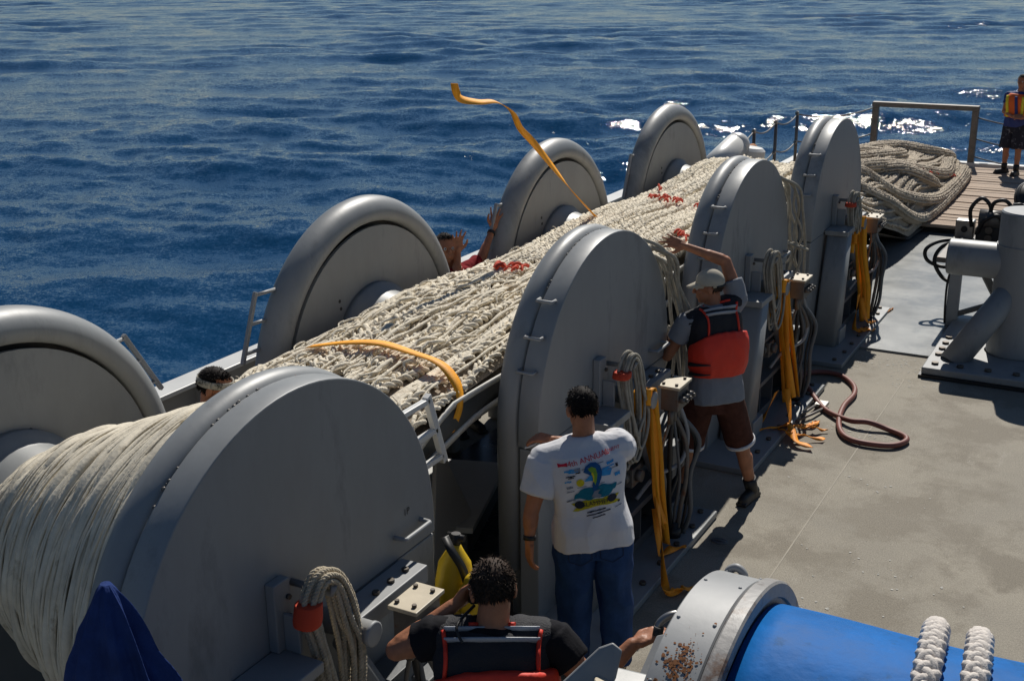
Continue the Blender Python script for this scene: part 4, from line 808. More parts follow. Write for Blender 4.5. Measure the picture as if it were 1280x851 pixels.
mb = MB(); mb.lathe([(0,0),(0,.09),(.02,.10),(.62,.10),(.72,.085),(.78,.05),(.82,.03),(.84,0)], (-2.93, 4.64, .22), unit((.02,.04,1)), 28); mb.build('cylinder', 'yellow', yt)
mb = MB(); mb.cyl((-2.91,4.675,1.03), (-2.91,4.68,1.10), .025, n=12); mb.cyl((-2.96,4.68,1.08),(-2.86,4.68,1.08),.018,n=10); mb.build('valve', 'black', yt)
mb = MB(); mb.ribbon(smooth_path([(-2.94,4.62,1.10),(-2.88,4.58,1.06),(-2.82,4.60,.94),(-2.80,4.62,.74),(-2.81,4.60,.5)], 30), np.array([.5,1,0.1]), .045, .006); mb.build('strap', 'black', yt)
mb = MB(); mb.sphere((-2.78,4.60,.80), .09, 14, 10, (.7,1,1.3)); mb.sphere((-2.75,4.57,.92), .05, 12, 8); obj_from(voxel(mb, .012, 2, lambda c, n: .02*noise.noise(Vector(c)*14)), 'yellow_hood', 'yellow', yt)
mb = MB(); mb.box((-3.02,4.56,.02), (-2.82,4.78,.22)); mb.build('stand', 'paint_dk', yt, .01)
# navy jacket draped over a post
nj = thing('jacket', 'dark navy jacket draped to a peak over a post in the front left corner', 'jacket', (-2.60, 2.2, 1.2))
ap = V(-2.60, 2.2, 2.13); mb = MB(); NA, NH = 180, 44; v = []
for j in range(NH):
    h = j/(NH-1); z = ap[2]-1.05*h**1.02
    for i in range(NA):
        a = 2*PI*i/NA; q_ = 3.5*a+.9*math.sin(2*a+1)+.5*math.sin(3*a); fold = abs(math.sin(q_)); f2 = math.sin(13*a+4*h+2)
        r = .016+.37*(h**.80)*(1+.22*math.sin(min(1,h*2.2)*PI))*.95*(1-.46*h**.15*fold**.7*(1+.3*math.sin(3*a)))+.010*f2*h+.05*noise.noise(Vector((math.cos(a)*2.2, math.sin(a)*2.2, h*7)))*h**.6+.02*noise.noise(Vector((math.cos(a)*6, math.sin(a)*6, h*14)))*h**.6
        v.append((ap[0]+r*math.cos(a)*1.05, ap[1]+r*math.sin(a)*.95, z+.03*h*math.sin(3*a)))
mb.add(v, [(j*NA+i, j*NA+(i+1)%NA, (j+1)*NA+(i+1)%NA, (j+1)*NA+i) for j in range(NH-1) for i in range(NA)], True); mb.add(v[:NA], [tuple(range(NA))])
cl = mb.build('cloth', 'navy', nj); sd = cl.modifiers.new('solid', 'SOLIDIFY'); sd.thickness = .006
mb = MB(); P = [ap+V(.25*math.cos(a)*h**.8+.012, .24*math.sin(a)*h**.8, -1.05*h) for h, a in zip(np.linspace(.55, .95, 18), np.linspace(-.35, -.1, 18))]
mb.tube(P, .022*(1+.5*np.sin(np.arange(18)*1.1)), 8)
for k in range(5): mb.sphere(ap+V(.20+.02*k, -.12+.03*k, -.50-.07*k), .035+.008*math.sin(k*2), 10, 8, (1,.8,1.6))
obj_from(voxel(mb, .012, 2, lambda c, n: .022*(1-2*abs(noise.noise(Vector(c)*22)))-.008), 'sleeve', 'navy', nj)
ps = thing('post', 'dark steel post under the navy jacket in the front left corner', 'post', (-2.6, 2.2, 0)); mb = MB(); mb.tube([(-2.6,2.2,.05),(-2.6,2.2,2.10)], .02, 10); mb.build('tube', 'paint_dk', ps); mb = MB(); mb.cyl((-2.6,2.2,0),(-2.6,2.2,.05),.09,n=16); mb.build('foot', 'paint_dk', ps)

# ================================================================ PEOPLE
def lerp(a, b, t): return V(*a)*(1-t)+V(*b)*t
def hand(mb, w, d, n, sgn, curl=.5, spread=.12, s=1.0, thumb=.6):
    w = V(*w); d = unit(d); n = unit(n); n = unit(n-(n@d)*d); sd = unit(np.cross(n, d))*sgn      # sd points to the thumb side
    K = []
    for k in range(4):
        off = (1.5-k)*.0195*s; b = w+d*.018*s+sd*off*.75; kn = w+d*(.092-.005*abs(k-1))*s+sd*off-n*.004
        mb.capsule(b, kn, .0145*s, .0125*s, 8); K.append(kn)
    mb.capsule(w-d*.02*s, w+d*.03*s, .024*s, .024*s, 10)
    for k, L in enumerate((.072, .080, .074, .058)):
        p = K[k]; ang = 0; dd = unit(d+sd*(1.5-k)*spread)
        for j, fr in enumerate((.46, .31, .23)):
            ang += curl*(.55, .8, .6)[j]*(.85+.1*k); q = p+(dd*math.cos(ang)+n*math.sin(ang))*L*fr*1.12*s
            mb.capsule(p, q, (.0098-.0009*j)*s, (.0092-.0011*j)*s, 8); p = q
    p = w+d*.025*s+sd*.022*s; q = p+(d*.55+sd*.75+n*.25*thumb)*.045*s; r_ = q+(d*.85+sd*.35+n*.45*thumb)*.032*s; e = r_+(d*.9+sd*.05+n*.5*thumb)*.024*s
    mb.capsule(p, q, .0165*s, .0125*s, 8); mb.capsule(q, r_, .0115*s, .0105*s, 8); mb.capsule(r_, e, .0103*s, .0085*s, 8)
class Torso:
    # h: 0 pelvis .. 1 neck base
    H = [0, .12, .30, .48, .66, .80, .90, .965, 1.0]
    Wd = [.160, .165, .150, .152, .168, .176, .160, .105, .062]
    Dp = [.108, .115, .105, .108, .118, .112, .092, .074, .060]
    def __init__(s, pel, neck, rv_lo, rv_hi, scale=1.0):
        s.a, s.b = V(*pel), V(*neck); s.r0, s.r1 = unit(rv_lo), unit(rv_hi); s.up = unit(s.b-s.a); s.sc = scale
    def frame(s, h):
        r = unit(s.r0*(1-h)+s.r1*h); r = unit(r-(r@s.up)*s.up); return s.a+(s.b-s.a)*h, r, np.cross(s.up, r)
    def ring(s, h, infl=0, dinf=None):
        c, r, f = s.frame(h); return (c, r*(np.interp(h, s.H, s.Wd)*s.sc+infl), f*(np.interp(h, s.H, s.Dp)*s.sc+(infl if dinf is None else dinf)), .74)
    def pt(s, h, ang, infl=0):                     # ang: 0 = right, 90 = front, -90 = back
        c, r, f, p = s.ring(h, infl); ca, sa = math.cos(ang), math.sin(ang)
        return c+np.sign(ca)*abs(ca)**p*r+np.sign(sa)*abs(sa)**p*f
def wrinkle(amp=.008, fr=9, ax=(1,1,.6)):
    ax = np.array(ax)
    def d(c, n):
        p = c*fr*ax; a = noise.noise(Vector(p)); b = noise.noise(Vector(p*2.3+7))
        return amp*(1-2*abs(a))*1.0+amp*.5*b-amp*.4
    return d
def person(name, label, J, tor, build=1.0, hair='hair', hair_len=.016, hair_n=2600, hands=True, bald=False):
    root = thing(name, label, 'person', (J['ankL'][0]*.5+J['ankR'][0]*.5, J['ankL'][1]*.5+J['ankR'][1]*.5, min(J['ankL'][2], J['ankR'][2])-.07))
    g = {k: V(*v) if isinstance(v, (tuple, list)) else v for k, v in J.items()}
    mb = MB(); b = build
    mb.loft([tor.ring(h) for h in np.linspace(0, 1, 14)], 24)
    hd = g['head']; f = unit(g['face']); u = unit(g.get('hup', V(0,0,1))); u = unit(u-(u@f)*f); r = np.cross(f, u)
    R = np.stack([r, f, u], 1)
    sk = hd+u*.028-f*.012
    mb.sphere(sk, 1, 20, 14, (.074, .094, .088), R); mb.sphere(hd-u*.05+f*.022, 1, 16, 12, (.055, .066, .062), R); mb.sphere(hd-u*.092+f*.058, 1, 12, 8, (.024, .022, .020), R)
    mb.sphere(hd+u*.022+f*.066, 1, 12, 8, (.055, .022, .016), R); mb.capsule(hd+u*.012+f*.084, hd-u*.026+f*.104, .009, .014, 8)
    for s_ in (-1, 1):
        mb.sphere(hd+r*s_*.078-f*.012-u*.004, 1, 10, 8, (.012, .022, .034), R); mb.sphere(hd+r*s_*.034-u*.018+f*.064, 1, 10, 8, (.022, .020, .020), R); mb.sphere(hd-u*.026+f*.101+r*s_*.010, .009, 8, 6)
    mb.sphere(hd-u*.057+f*.082, 1, 10, 6, (.024, .012, .008), R); mb.sphere(hd-u*.069+f*.079, 1, 10, 6, (.020, .012, .008), R)
    mb.capsule(g['neck']-unit(g['neck']-tor.a)*.03, hd-u*.045-f*.02, .060*b, .056*b, 14)
    for S, sg in (('L', 1), ('R', -1)):
        sh, el, wr = g['sh'+S], g['el'+S], g['wr'+S]
        mb.sphere(sh, .060*b, 14, 10); mb.capsule(lerp(tor.frame(.86)[0], sh, .55), sh, .070*b, .058*b, 12)
        mb.capsule(sh, el, .052*b, .040*b, 12); mb.capsule(lerp(sh, el, .25), lerp(sh, el, .7), .05*b, .046*b, 12)
        mb.capsule(el, wr, .040*b, .026*b, 12); mb.capsule(lerp(el, wr, .12), lerp(el, wr, .45), .043*b, .038*b, 12)
        hand(mb, wr+unit(g['h'+S])*.01, g['h'+S], g['n'+S], sg*1.0, J.get('curl'+S, .5), J.get('spread'+S, .12), 1.04, J.get('thumb'+S, .6))
        hp, kn, an = g['hip'+S], g['knee'+S], g['ank'+S]
        mb.capsule(hp, kn, .088*b, .058*b, 14); mb.capsule(kn, an, .056*b, .037*b, 12); calf = lerp(kn, an, .3)-unit(g['toe'+S])*.012; mb.capsule(calf, lerp(kn, an, .5), .057*b, .05*b, 12)
        td_ = unit(g['toe'+S]); mb.capsule(an+V(0,0,-.035)-td_*.045, an+V(0,0,-.045)+td_*.13, .036, .030, 10)
    body = obj_from(voxel(mb, .0062, 2), 'body', 'skin', root)
    for s_ in (-1, 1):
        e = MB(); e.sphere(hd+r*s_*.032+u*.004+f*.0765, .0125, 10, 8); e.build('eye', 'eye_white', root); e = MB(); e.sphere(hd+r*s_*.032+u*.004+f*.0835, .007, 8, 6); e.build('pupil', 'hair', root)
    if not bald:
        hm = MB(); gg = np.random.default_rng(len(label)); vv = []
        for k in range(hair_n):
            d = unit(gg.normal(size=3)); x, y, z = d       # local r,f,u
            if y > .35 and z < .55: continue
            if y > -.05 and z < -.05: continue
            if z < -.62: continue
            p = sk+R@(d*np.array([.0755, .0955, .0895])); nrm = R@d
            t1 = unit(np.cross(nrm, u+f*.3)+gg.normal(size=3)*.3); dr = unit(nrm*.45-u*.55-f*.25*(1 if y < .3 else -1)+gg.normal(size=3)*.35)
            L = hair_len*gg.uniform(.6, 1.3); wd = .0035
            n0 = len(vv); vv += [p-t1*wd-nrm*.002, p+t1*wd-nrm*.002, p+nrm*.004+dr*L*.5+t1*wd*.6, p+nrm*.003+dr*L]
            hm.f += [[n0, n0+1, n0+2], [n0, n0+2, n0+3], [n0+1, n0+3, n0+2]]; hm.sm += [True]*3
        hm.v = [np.array(vv)]; hm.n = len(vv)
        cap_ = MB(); cap_.sphere(sk+u*.004-f*.006, 1, 24, 16, (.0775, .095, .0915), R)
        v = cap_.arr(); loc = (v-sk)@R; keep = [i for i in range(len(v)) if not ((loc[i,1] > .03 and loc[i,2] < .045) or (loc[i,1] > -.02 and loc[i,2] < -.004) or loc[i,2] < -.058)]
        ks = set(keep); cap_.sm = [True for q in cap_.f if all(i in ks for i in q)]; cap_.f = [q for q in cap_.f if all(i in ks for i in q)]
        hm.add(cap_.arr(), cap_.f, True); hm.build('hair', hair, root, recalc=False)
    return root, g, (hd, r, f, u, R, sk)
M['eye_white'] = mat('eye_white', (.6, .58, .55), .3, var=.05)
def shirt(root, g, tor, m, h0=-.02, infl=.022, sleeve=.62, sr=.064, name='shirt', wr=.008, drop=.0, fr=9):
    mb = MB(); hs = list(np.linspace(h0, .86, 12)); fl = [infl+drop*max(0, .35-h) for h in hs]
    rings = [tor.ring(max(h, 0), i) for h, i in zip(hs, fl)]
    if h0 < 0: c, x, y, p = rings[0]; rings[0] = (c+(tor.b-tor.a)*h0, x, y, p)
    mb.loft(rings+[tor.ring(.93, .015), tor.ring(.975, .012), tor.ring(1.0, .008)], 28)
    for S in 'LR':
        sh, el = g['sh'+S], g['el'+S]; c = tor.frame(.84)[0]
        mb.capsule(lerp(c, sh, .5), sh, .090, max(.074, sr*.97), 14); mb.capsule(sh, lerp(sh, el, .2), max(.074, sr*.97), sr, 14)
        mb.cyl(lerp(sh, el, .0), lerp(sh, el, sleeve), sr+.004, sr+.002, 20)
    return obj_from(voxel(mb, .0068, 2, wrinkle(wr, fr)), name, m, root)
def trousers(root, g, tor, m, upto=1.0, r0=.108, r1=.072, r2=.066, name='trousers', wr=.007, top=.16):
    mb = MB(); mb.loft([tor.ring(h, .014) for h in np.linspace(0, top, 4)], 24); mb.loft([(tor.a-tor.up*.10, tor.ring(0)[1]*.95, tor.ring(0)[2]*.95, .9), tor.ring(0, .014)], 24)
    for S in 'LR':
        hp, kn, an = g['hip'+S], g['knee'+S], g['ank'+S]
        if upto <= .5: mb.cyl(hp, lerp(hp, kn, upto*2), r0, r1+.02, 20); mb.sphere(hp, r0, 16, 10)
        else: mb.sphere(hp, r0, 16, 10); mb.cyl(hp, kn, r0, r1, 20); mb.sphere(kn, r1, 16, 10); mb.cyl(kn, lerp(kn, an, (upto-.5)*2), r1, r2, 20)
    return obj_from(voxel(mb, .008, 2, wrinkle(wr, 8, (1,1,.5))), name, m, root)
def shoes(root, g, m, sock=None, hi=.10):
    for S in 'LR':
        an, td_ = g['ank'+S], unit(g['toe'+S]); td_ = unit(td_*np.array([1,1,0])); mb = MB(); b = V(an[0], an[1], an[2]-.075)
        mb.capsule(b+V(0,0,.045)-td_*.05, b+V(0,0,.040)+td_*.15, .043, .038, 14); mb.capsule(b+V(0,0,.05), an+V(0,0,.02), .046, .046, 14)
        mb.obox(b+V(0,0,.012)+td_*.05, td_, np.cross(V(0,0,1), td_), (0,0,1), .14, .042, .012); obj_from(voxel(mb, .007, 2), 'shoe', m, root)
        if sock:
            mb = MB(); mb.cyl(an, lerp(an, g['knee'+S], hi/.4), .047, .052, 20); mb.build('sock', sock, root)
def vest(root, g, tor, top=.99, low=.16, pad_top=.56, stripes=(.86, .78), pad=.05, sw=.125):
    mb = MB(); mb.loft([tor.ring(h, .036) for h in np.linspace(low+.06, .88, 10)]+[tor.ring(.95, .026), tor.ring(.985, .02)], 28)
    for S in 'LR': mb.capsule(lerp(tor.frame(.88)[0], g['sh'+S], .5), lerp(tor.frame(.88)[0], g['sh'+S], .86), .09, .078, 14)
    vo = obj_from(voxel(mb, .009, 2, wrinkle(.005, 10)), 'vest_mesh', 'vest_mesh', root)
    mb = MB(); n = 34; hs = np.linspace(low, pad_top, 10)        # thick foam pad with a rounded upper edge, open at the front
    rings = []
    for a in np.linspace(-PI*.98, -PI*.02, n):
        e = abs((a+PI/2)/(PI/2)); ht = pad_top-(.30 if a < -PI/2 else .12)*e**1.6*(pad_top-low); rings.append((a, low+.02*e, ht))
    v = []
    for a, lo, ht in rings:
        for k in range(14):
            h = lo+(ht-lo)*k/13; bulge = pad*math.sin(PI*min(max(k/13,.04),.96))**.35
            v.append(tor.pt(h, a, .036+bulge))
        for k in range(13, -1, -1):
            h = lo+(ht-lo)*k/13; v.append(tor.pt(h, a, .024))
    q = 28; mb.add(v, [(i*q+j, i*q+(j+1)%q, (i+1)*q+(j+1)%q, (i+1)*q+j) for i in range(n-1) for j in range(q)], True); mb.add(v[:q], [tuple(range(q))]); mb.add(v[-q:], [tuple(range(q-1,-1,-1))])
    obj_from(voxel(mb, .010, 3, wrinkle(.004, 12)), 'foam_pad', 'vest_red', root)
    bq = bmesh.new(); bq.from_mesh(vo.data); tr = BVHTree.FromBMesh(bq); off = wloc(root)
    def proj(h, x, lift):
        c, r, f = tor.frame(h); d = unit(f*.8-tor.up*.42); o = c+r*x-d*.8
        q = tr.ray_cast(Vector(o-off), Vector(d)); return (np.array(q[0])+off-d*lift) if q[0] is not None else c+r*x-f*.14
    for h in stripes:
        P = [proj(h, x, .006) for x in np.linspace(-sw, sw, 24)]
        mb = MB(); mb.ribbon(P, tor.up*.6-tor.frame(h)[2]*.2, .026, .005); mb.build('reflective_stripe', 'reflect', root)
    for sg in (-1, 1):
        P = [proj(h, sg*(sw+.012-.02*math.sin((h-.5)*6)), .004) for h in np.linspace(.50, .95, 18)]
        mb = MB(); mb.tube(P, .0085, 8); mb.build('red_piping', 'vest_red', root)
    mb = MB(); P = [proj(.985, x, .004) for x in np.linspace(-.085, .085, 12)]; mb.tube(P, .009, 8); mb.build('red_piping', 'vest_red', root)
    bq.free()
    return tor
def watch(root, p, d, r=.034):
    mb = MB(); mb.lathe([(-.012,r-.004),(-.012,r),(.012,r),(.012,r-.004),(-.012,r-.004)], p, d, 22); mb.build('wristwatch', 'black', root)

# --- the man in the printed white T-shirt
rv = unit((.70, .40, 0)); fw = V(-.5, .86, 0)
tA = Torso((-2.435, 5.31, .90), (-2.505, 5.33, 1.475), unit((.80,.5,0)), unit((.36,.235,.10)), 1.02)
JA = dict(head=(-2.525, 5.345, 1.615), face=(-.72,.66,-.22), neck=(-2.505, 5.33, 1.475), shL=(-2.670, 5.205, 1.345), elL=(-2.700, 5.10, 1.075), wrL=(-2.690, 5.06, .935), hL=(.02,.02,-1), nL=(.6,.7,0), curlL=.45,
    shR=(-2.335, 5.42, 1.415), elR=(-2.50, 5.62, 1.30), wrR=(-2.760, 5.52, 1.325), hR=(-.95,-.25,.06), nR=(.2,.3,-.9), curlR=.75, spreadR=.05,
    hipL=(-2.52, 5.26, .86), kneeL=(-2.54, 5.30, .47), ankL=(-2.55, 5.32, .08), toeL=(-.55,.8,0), hipR=(-2.35, 5.36, .86), kneeR=(-2.34, 5.42, .47), ankR=(-2.34, 5.44, .08), toeR=(-.2,.95,0))
rA, gA, hA = person('person', 'man in a white T-shirt with a printed back and blue jeans, seen from behind', JA, tA, 1.03)
shA = shirt(rA, gA, tA, 'tee_w', -.03, .034, .62, .086, drop=.045, wr=.017, fr=5.0)
trousers(rA, gA, tA, 'jeans', .98, .120, .090, .080, wr=.016); shoes(rA, gA, 'shoe_y'); watch(rA, lerp(JA['elL'], JA['wrL'], .88), V(*JA['wrL'])-V(*JA['elL']))
mb = MB(); mb.obox(V(*JA['wrR'])+V(-.13,-.05,-.03), (-1,-.2,-.5), (0,.5,.2), (.2,0,1), .035, .018, .004); mb.build('white_slip', 'tee_w', rA)
# print on the back of the T-shirt (flat print, laid onto the cloth)
bm_ = bmesh.new(); bm_.from_mesh(shA.data); tree = BVHTree.FromBMesh(bm_); offA = Vector(wloc(rA))
cA, rr_, ff_ = tA.frame(.62); UPp = tA.up
ru = unit(rr_+UPp*.02)
def lay(me_or_pts, u0, v0, name, m, sc=1, rot=0, lift=.004, faces=None):
    pts = me_or_pts; out = []
    for (x, y) in pts:
        X = u0+sc*(x*math.cos(rot)-y*math.sin(rot)); Y = v0+sc*(x*math.sin(rot)+y*math.cos(rot))
        o = Vector(cA+ru*X+UPp*Y-ff_*.6)-offA; h = tree.ray_cast(o, Vector(ff_)); p = h[0] if h[0] is not None else o+Vector(ff_)*.45
        out.append(np.array(p+offA)-ff_*lift)
    mb = MB(); mb.add(out, faces, False); return mb.build(name, m, shA, recalc=False)
def lay_text(s, u0, v0, size, m, rot=0, lift=.004):
    me = text_mesh(s, size); lay([(v.co.x, v.co.y) for v in me.vertices], u0, v0, 'print_lettering', m, 1, rot, lift, [tuple(p.vertices) for p in me.polygons])
def lay_poly(outline, u0, v0, m, sc=1, rot=0, lift=.004, name='print_shape'):
    P = np.array(outline, float); c = P.mean(0); n = len(P); pts = [tuple(c)]; faces = []; rings = 3
    for k in range(1, rings+1): pts += [tuple(c+(p-c)*k/rings) for p in P]
    for i in range(n):
        faces.append((0, 1+i, 1+(i+1)%n))
        for k in range(rings-1): a = 1+k*n; b_ = a+n; faces.append((a+i, b_+i, b_+(i+1)%n, a+(i+1)%n))
    return lay(pts, u0, v0, name, m, sc, rot, lift, faces)
RO = .10
lay_text('4th ANNUAL', .005, .122, .040, 'p_red', .16); lay_text('BENEFIT', .135, .146, .024, 'p_red', .12)
lay_poly([(-.04,-.014),(-.012,-.009),(.012,-.009),(.04,-.014),(.04,.018),(.012,.012),(-.012,.012),(-.04,.018)], -.135, .112, 'p_red', .62, .12)
lay_text('SLAMMER', .024, -.117, .034, 'p_dark', .10, .0085)
lay_poly([(-.105,-.012),(-.13,-.030),(-.10,-.034),(-.06,-.028),(.06,-.028),(.10,-.034),(.13,-.030),(.105,-.012),(.13,.012),(.10,.016),(.06,.020),(-.06,.020),(-.10,.016),(-.13,.012)], .022, -.104, 'p_gold', 1, .10, .0045)
for sx in (-.075, .098): lay_poly([(.026*math.cos(a), .022*math.sin(a)) for a in np.arange(0, 6.28, .5)], sx+.01, -.104+.1*sx, 'p_dark', 1, 0, .006)
lay_poly([(.115*math.cos(a)+.008*math.sin(5*a), .034*math.sin(a)+.006*math.sin(7*a)) for a in np.arange(0, 6.28, .2)], .025, -.048, 'p_teal', 1, .16, .0042)
fish = [(-.052,.055),(-.040,.085),(-.012,.100),(.018,.098),(.038,.080),(.046,.050),(.040,.015),(.024,-.02),(.012,-.048),(-.006,-.062),(-.012,-.045),(-.004,-.015),(.002,.02),(-.006,.045),(-.024,.055),(-.040,.048)]
lay_poly(fish, .020, .015, 'p_fish', 1, 0, .0060)
lay_poly([(-.028,.074),(-.008,.084),(.014,.072),(.020,.040),(.014,.005),(.004,-.02),(-.002,.005),(.004,.035),(-.004,.056),(-.02,.062)], .020, .012, 'p_green', 1, 0, .0072)
lay_poly([(-.005,.05),(.006,.055),(.010,.03),(.008,.0),(.003,.0),(.002,.03)], .012, .012, 'p_yel', 1, 0, .0082)
lay_poly([(-.018,-.02),(.024,-.028),(.035,-.012),(.012,.0),(.030,.02),(.0,.012)], .018, -.052, 'p_grey', 1, 0, .0064)
lay_poly([(.021*math.cos(a), .021*math.sin(a)) for a in np.arange(0, 6.28, .5)], -.052, .012, 'p_yel')
lay_poly([(-.03,-.012),(.03,-.018),(.045,.02),(.01,.035),(-.02,.02)], .082, .048, 'p_blue', .9); lay_poly([(-.02,-.02),(.03,-.02),(.02,.02)], -.012, .038, 'p_blue', 1)
g = random.Random(4)
for k, (x, y, w_, h_, m_) in enumerate([(-.105,.082,.052,.014,'p_blue'),(-.085,.075,.05,.008,'p_blue'),(.115,.098,.04,.016,'p_blue'),(.148,.03,.03,.02,'p_blue'),(-.115,.022,.036,.01,'p_blue'),(-.10,.052,.05,.008,'p_dark'),(-.098,.044,.03,.006,'p_dark'),(-.062,.085,.032,.018,'p_grey'),(-.06,.07,.026,.008,'p_dark'),(-.02,.088,.04,.006,'p_grey'),
    (.05,.105,.06,.005,'p_grey'),(.10,.078,.07,.006,'p_blue'),(.12,.065,.05,.005,'p_grey'),(.15,.075,.012,.02,'p_dark'),(-.108,-.012,.034,.012,'p_grey'),(-.105,-.035,.04,.006,'p_grey'),(.155,-.03,.03,.006,'p_grey'),(-.10,-.085,.034,.01,'p_grey'),(-.12,-.09,.02,.006,'p_dark'),(-.08,-.145,.03,.006,'p_blue'),
    (.02,-.150,.10,.008,'p_dark'),(.03,-.165,.13,.007,'p_dark'),(.03,-.182,.07,.007,'p_dark'),(.145,-.125,.012,.014,'p_dark'),(.14,-.15,.04,.005,'p_grey'),(.04,-.002,.07,.004,'p_grey'),(-.045,-.012,.05,.004,'p_grey')]):
    n_ = 10; top = [(-w_/2+w_*i/n_, h_/2*g.uniform(.4, 1.2)) for i in range(n_+1)]; bot = [(w_/2-w_*i/n_, -h_/2*g.uniform(.4, 1.2)) for i in range(n_+1)]
    lay_poly(top+bot, x, y, m_, 1, .14, .0045)
bm_.free()
jm = [o for o in rA.children if o.name.startswith('trousers')][0]; bj = bmesh.new(); bj.from_mesh(jm.data); tree = BVHTree.FromBMesh(bj); shA_keep = shA; shA = jm; cA, rr_, ff_ = tA.frame(.0); ru = rr_
for sx in (-.085, .085):
    o_ = [(-.062,.055),(.062,.055),(.062,-.045),(0,-.075),(-.062,-.045),(-.062,.055)]
    for (xa, ya), (xb, yb) in zip(o_[:-1], o_[1:]):
        L_ = math.hypot(xb-xa, yb-ya); lay_poly([(-L_/2,-.0022),(0,-.0022),(L_/2,-.0022),(L_/2,.0022),(0,.0022),(-L_/2,.0022)], sx+(xa+xb)/2, -.035+(ya+yb)/2, 'denim_seam', 1, math.atan2(yb-ya, xb-xa), .004, 'pocket_seam')
lay_poly([(-.002,-.09),(.002,-.09),(.002,.09),(-.002,.09)], 0, -.04, 'denim_seam', 1, 0, .004, 'centre_seam')
bj.free(); shA = shA_keep
mb = MB(); pk = tA.pt(.06, -PI/2+.75, .028); mb.obox(pk, tA.frame(.06)[1], tA.up, tA.frame(.06)[2], .012, .014, .003); mb.build('red_tag', 'p_red', rA)

# --- the man in the khaki cap and red vest
tB = Torso((-2.60, 7.74, .86), (-2.66, 7.80, 1.535), unit((.6,.72,0)), unit((.46,.62,.26)), .98)
JB = dict(head=(-2.70, 7.79, 1.655), face=(-.90,-.28,-.10), hup=(.05,.02,1), neck=(-2.66, 7.80, 1.535), shL=(-2.80, 7.65, 1.42), elL=(-2.93, 7.63, 1.16), wrL=(-3.08, 7.80, 1.24), hL=(-.8,.5,.25), nL=(.2,.3,-.9), curlL=.6,
    shR=(-2.53, 7.93, 1.55), elR=(-2.635, 7.945, 1.815), wrR=(-2.875, 7.80, 1.925), hR=(-.88,-.30,.28), nR=(-.15,.75,-.5), curlR=.25, spreadR=.22,
    hipL=(-2.69, 7.66, .85), kneeL=(-2.77, 7.70, .47), ankL=(-2.83, 7.72, .08), toeL=(-.85,.4,0), hipR=(-2.52, 7.78, .85), kneeR=(-2.44, 7.90, .47), ankR=(-2.38, 8.02, .08), toeR=(-.1,-.9,0))
rB, gB, hB = person('person', 'man in a khaki cap, red life vest and brown shorts with one arm raised', JB, tB, 1.02, bald=False, hair='hair_b', hair_len=.010)
shirt(rB, gB, tB, 'tee_g', -.02, .028, .50, .072, drop=.06); trousers(rB, gB, tB, 'brown', .46, .112, .085, name='shorts'); shoes(rB, gB, 'shoe', 'shoe', .10); vest(rB, gB, tB, low=.26, pad_top=.74, stripes=(.90, .84))
for S in 'LR':
    hp, kn = gB['hip'+S], gB['knee'+S]; c = lerp(hp, kn, .92); d = unit(kn-hp); mb = MB(); mb.lathe([(-.012,.100),(-.012,.112),(.014,.112),(.014,.100),(-.012,.100)], c, d, 24); mb.build('shorts_trim', 'tee_w', rB)
hd, r, f, u, R, sk = hB
mb = MB(); mb.sphere(sk+u*.012-f*.004, 1, 28, 18, (.084, .103, .094), R); v = mb.arr(); loc = (v-sk)@R; ks = {i for i in range(len(v)) if loc[i,2] > -.012-.02*(loc[i,1] < -.02)}
mb.sm = [True for q in mb.f if all(i in ks for i in q)]; mb.f = [q for q in mb.f if all(i in ks for i in q)]; cp = mb.build('cap', 'cap', rB); m_ = cp.modifiers.new('s', 'SOLIDIFY'); m_.thickness = .005
mb = MB(); v = []; 
for i in range(13):
    a = PI*(i/12); x = .072*math.cos(a); 
    for k in range(5):
        t_ = k/4; v.append(sk+r*x*(1-.12*t_)+f*(.062*math.sin(a)+.03+.075*t_*math.sin(a)**.7)+u*(.018-.028*t_-.25*x*x*8*(.6+.4*t_)))
mb.add(v, [(i*5+j, i*5+j+1, i*5+j+6, i*5+j+5) for i in range(12) for j in range(4)], True); br = mb.build('cap_brim', 'cap', cp); m_ = br.modifiers.new('s', 'SOLIDIFY'); m_.thickness = .005
mb = MB(); mb.tube([sk+R@V(.084*math.cos(a), .104*math.sin(a), -.014) for a in np.linspace(PI+.5, 2*PI-.5, 14)], .008, 6); mb.build('cap_strap', 'black', cp)
for dz in (.42, .32):                          # dark notches and side straps of the vest
    P = [tB.pt(dz, a, .090) for a in np.linspace(-PI*.94, -PI*.66, 10)]; mb = MB(); mb.tube(P, .016*np.linspace(1, .25, 10), 8); mb.build('vest_notch', 'black', rB)
    mb = MB(); mb.obox(tB.pt(dz+.08, -.12, .075), tB.frame(dz)[1], tB.frame(dz)[2], tB.up, .015, .02, .014); mb.build('buckle', 'black', rB)

# --- the man at the winch, from behind and above
tC = Torso((-1.93, 3.30, .93), (-1.945, 3.36, 1.56), unit((.8,.45,0)), unit((.62,.36,-.06)), 1.05)
JC = dict(head=(-1.965, 3.405, 1.665), face=(-.62,.72,-.38), neck=(-1.945, 3.36, 1.555), shL=(-2.125, 3.27, 1.50), elL=(-2.265, 3.20, 1.44), wrL=(-2.125, 3.375, 1.57), hL=(.45,.75,.35), nL=(.85,-.2,-.2), curlL=.6,
    shR=(-1.765, 3.475, 1.485), elR=(-1.60, 3.50, 1.31), wrR=(-1.505, 3.645, 1.435), hR=(.55,.62,.22), nR=(.2,.15,-.95), curlR=.75, spreadR=.08,
    hipL=(-2.01, 3.27, .90), kneeL=(-2.05, 3.36, .49), ankL=(-2.04, 3.26, .08), toeL=(-.5,.8,0), hipR=(-1.86, 3.36, .90), kneeR=(-1.84, 3.45, .49), ankR=(-1.83, 3.36, .08), toeR=(-.3,.9,0))
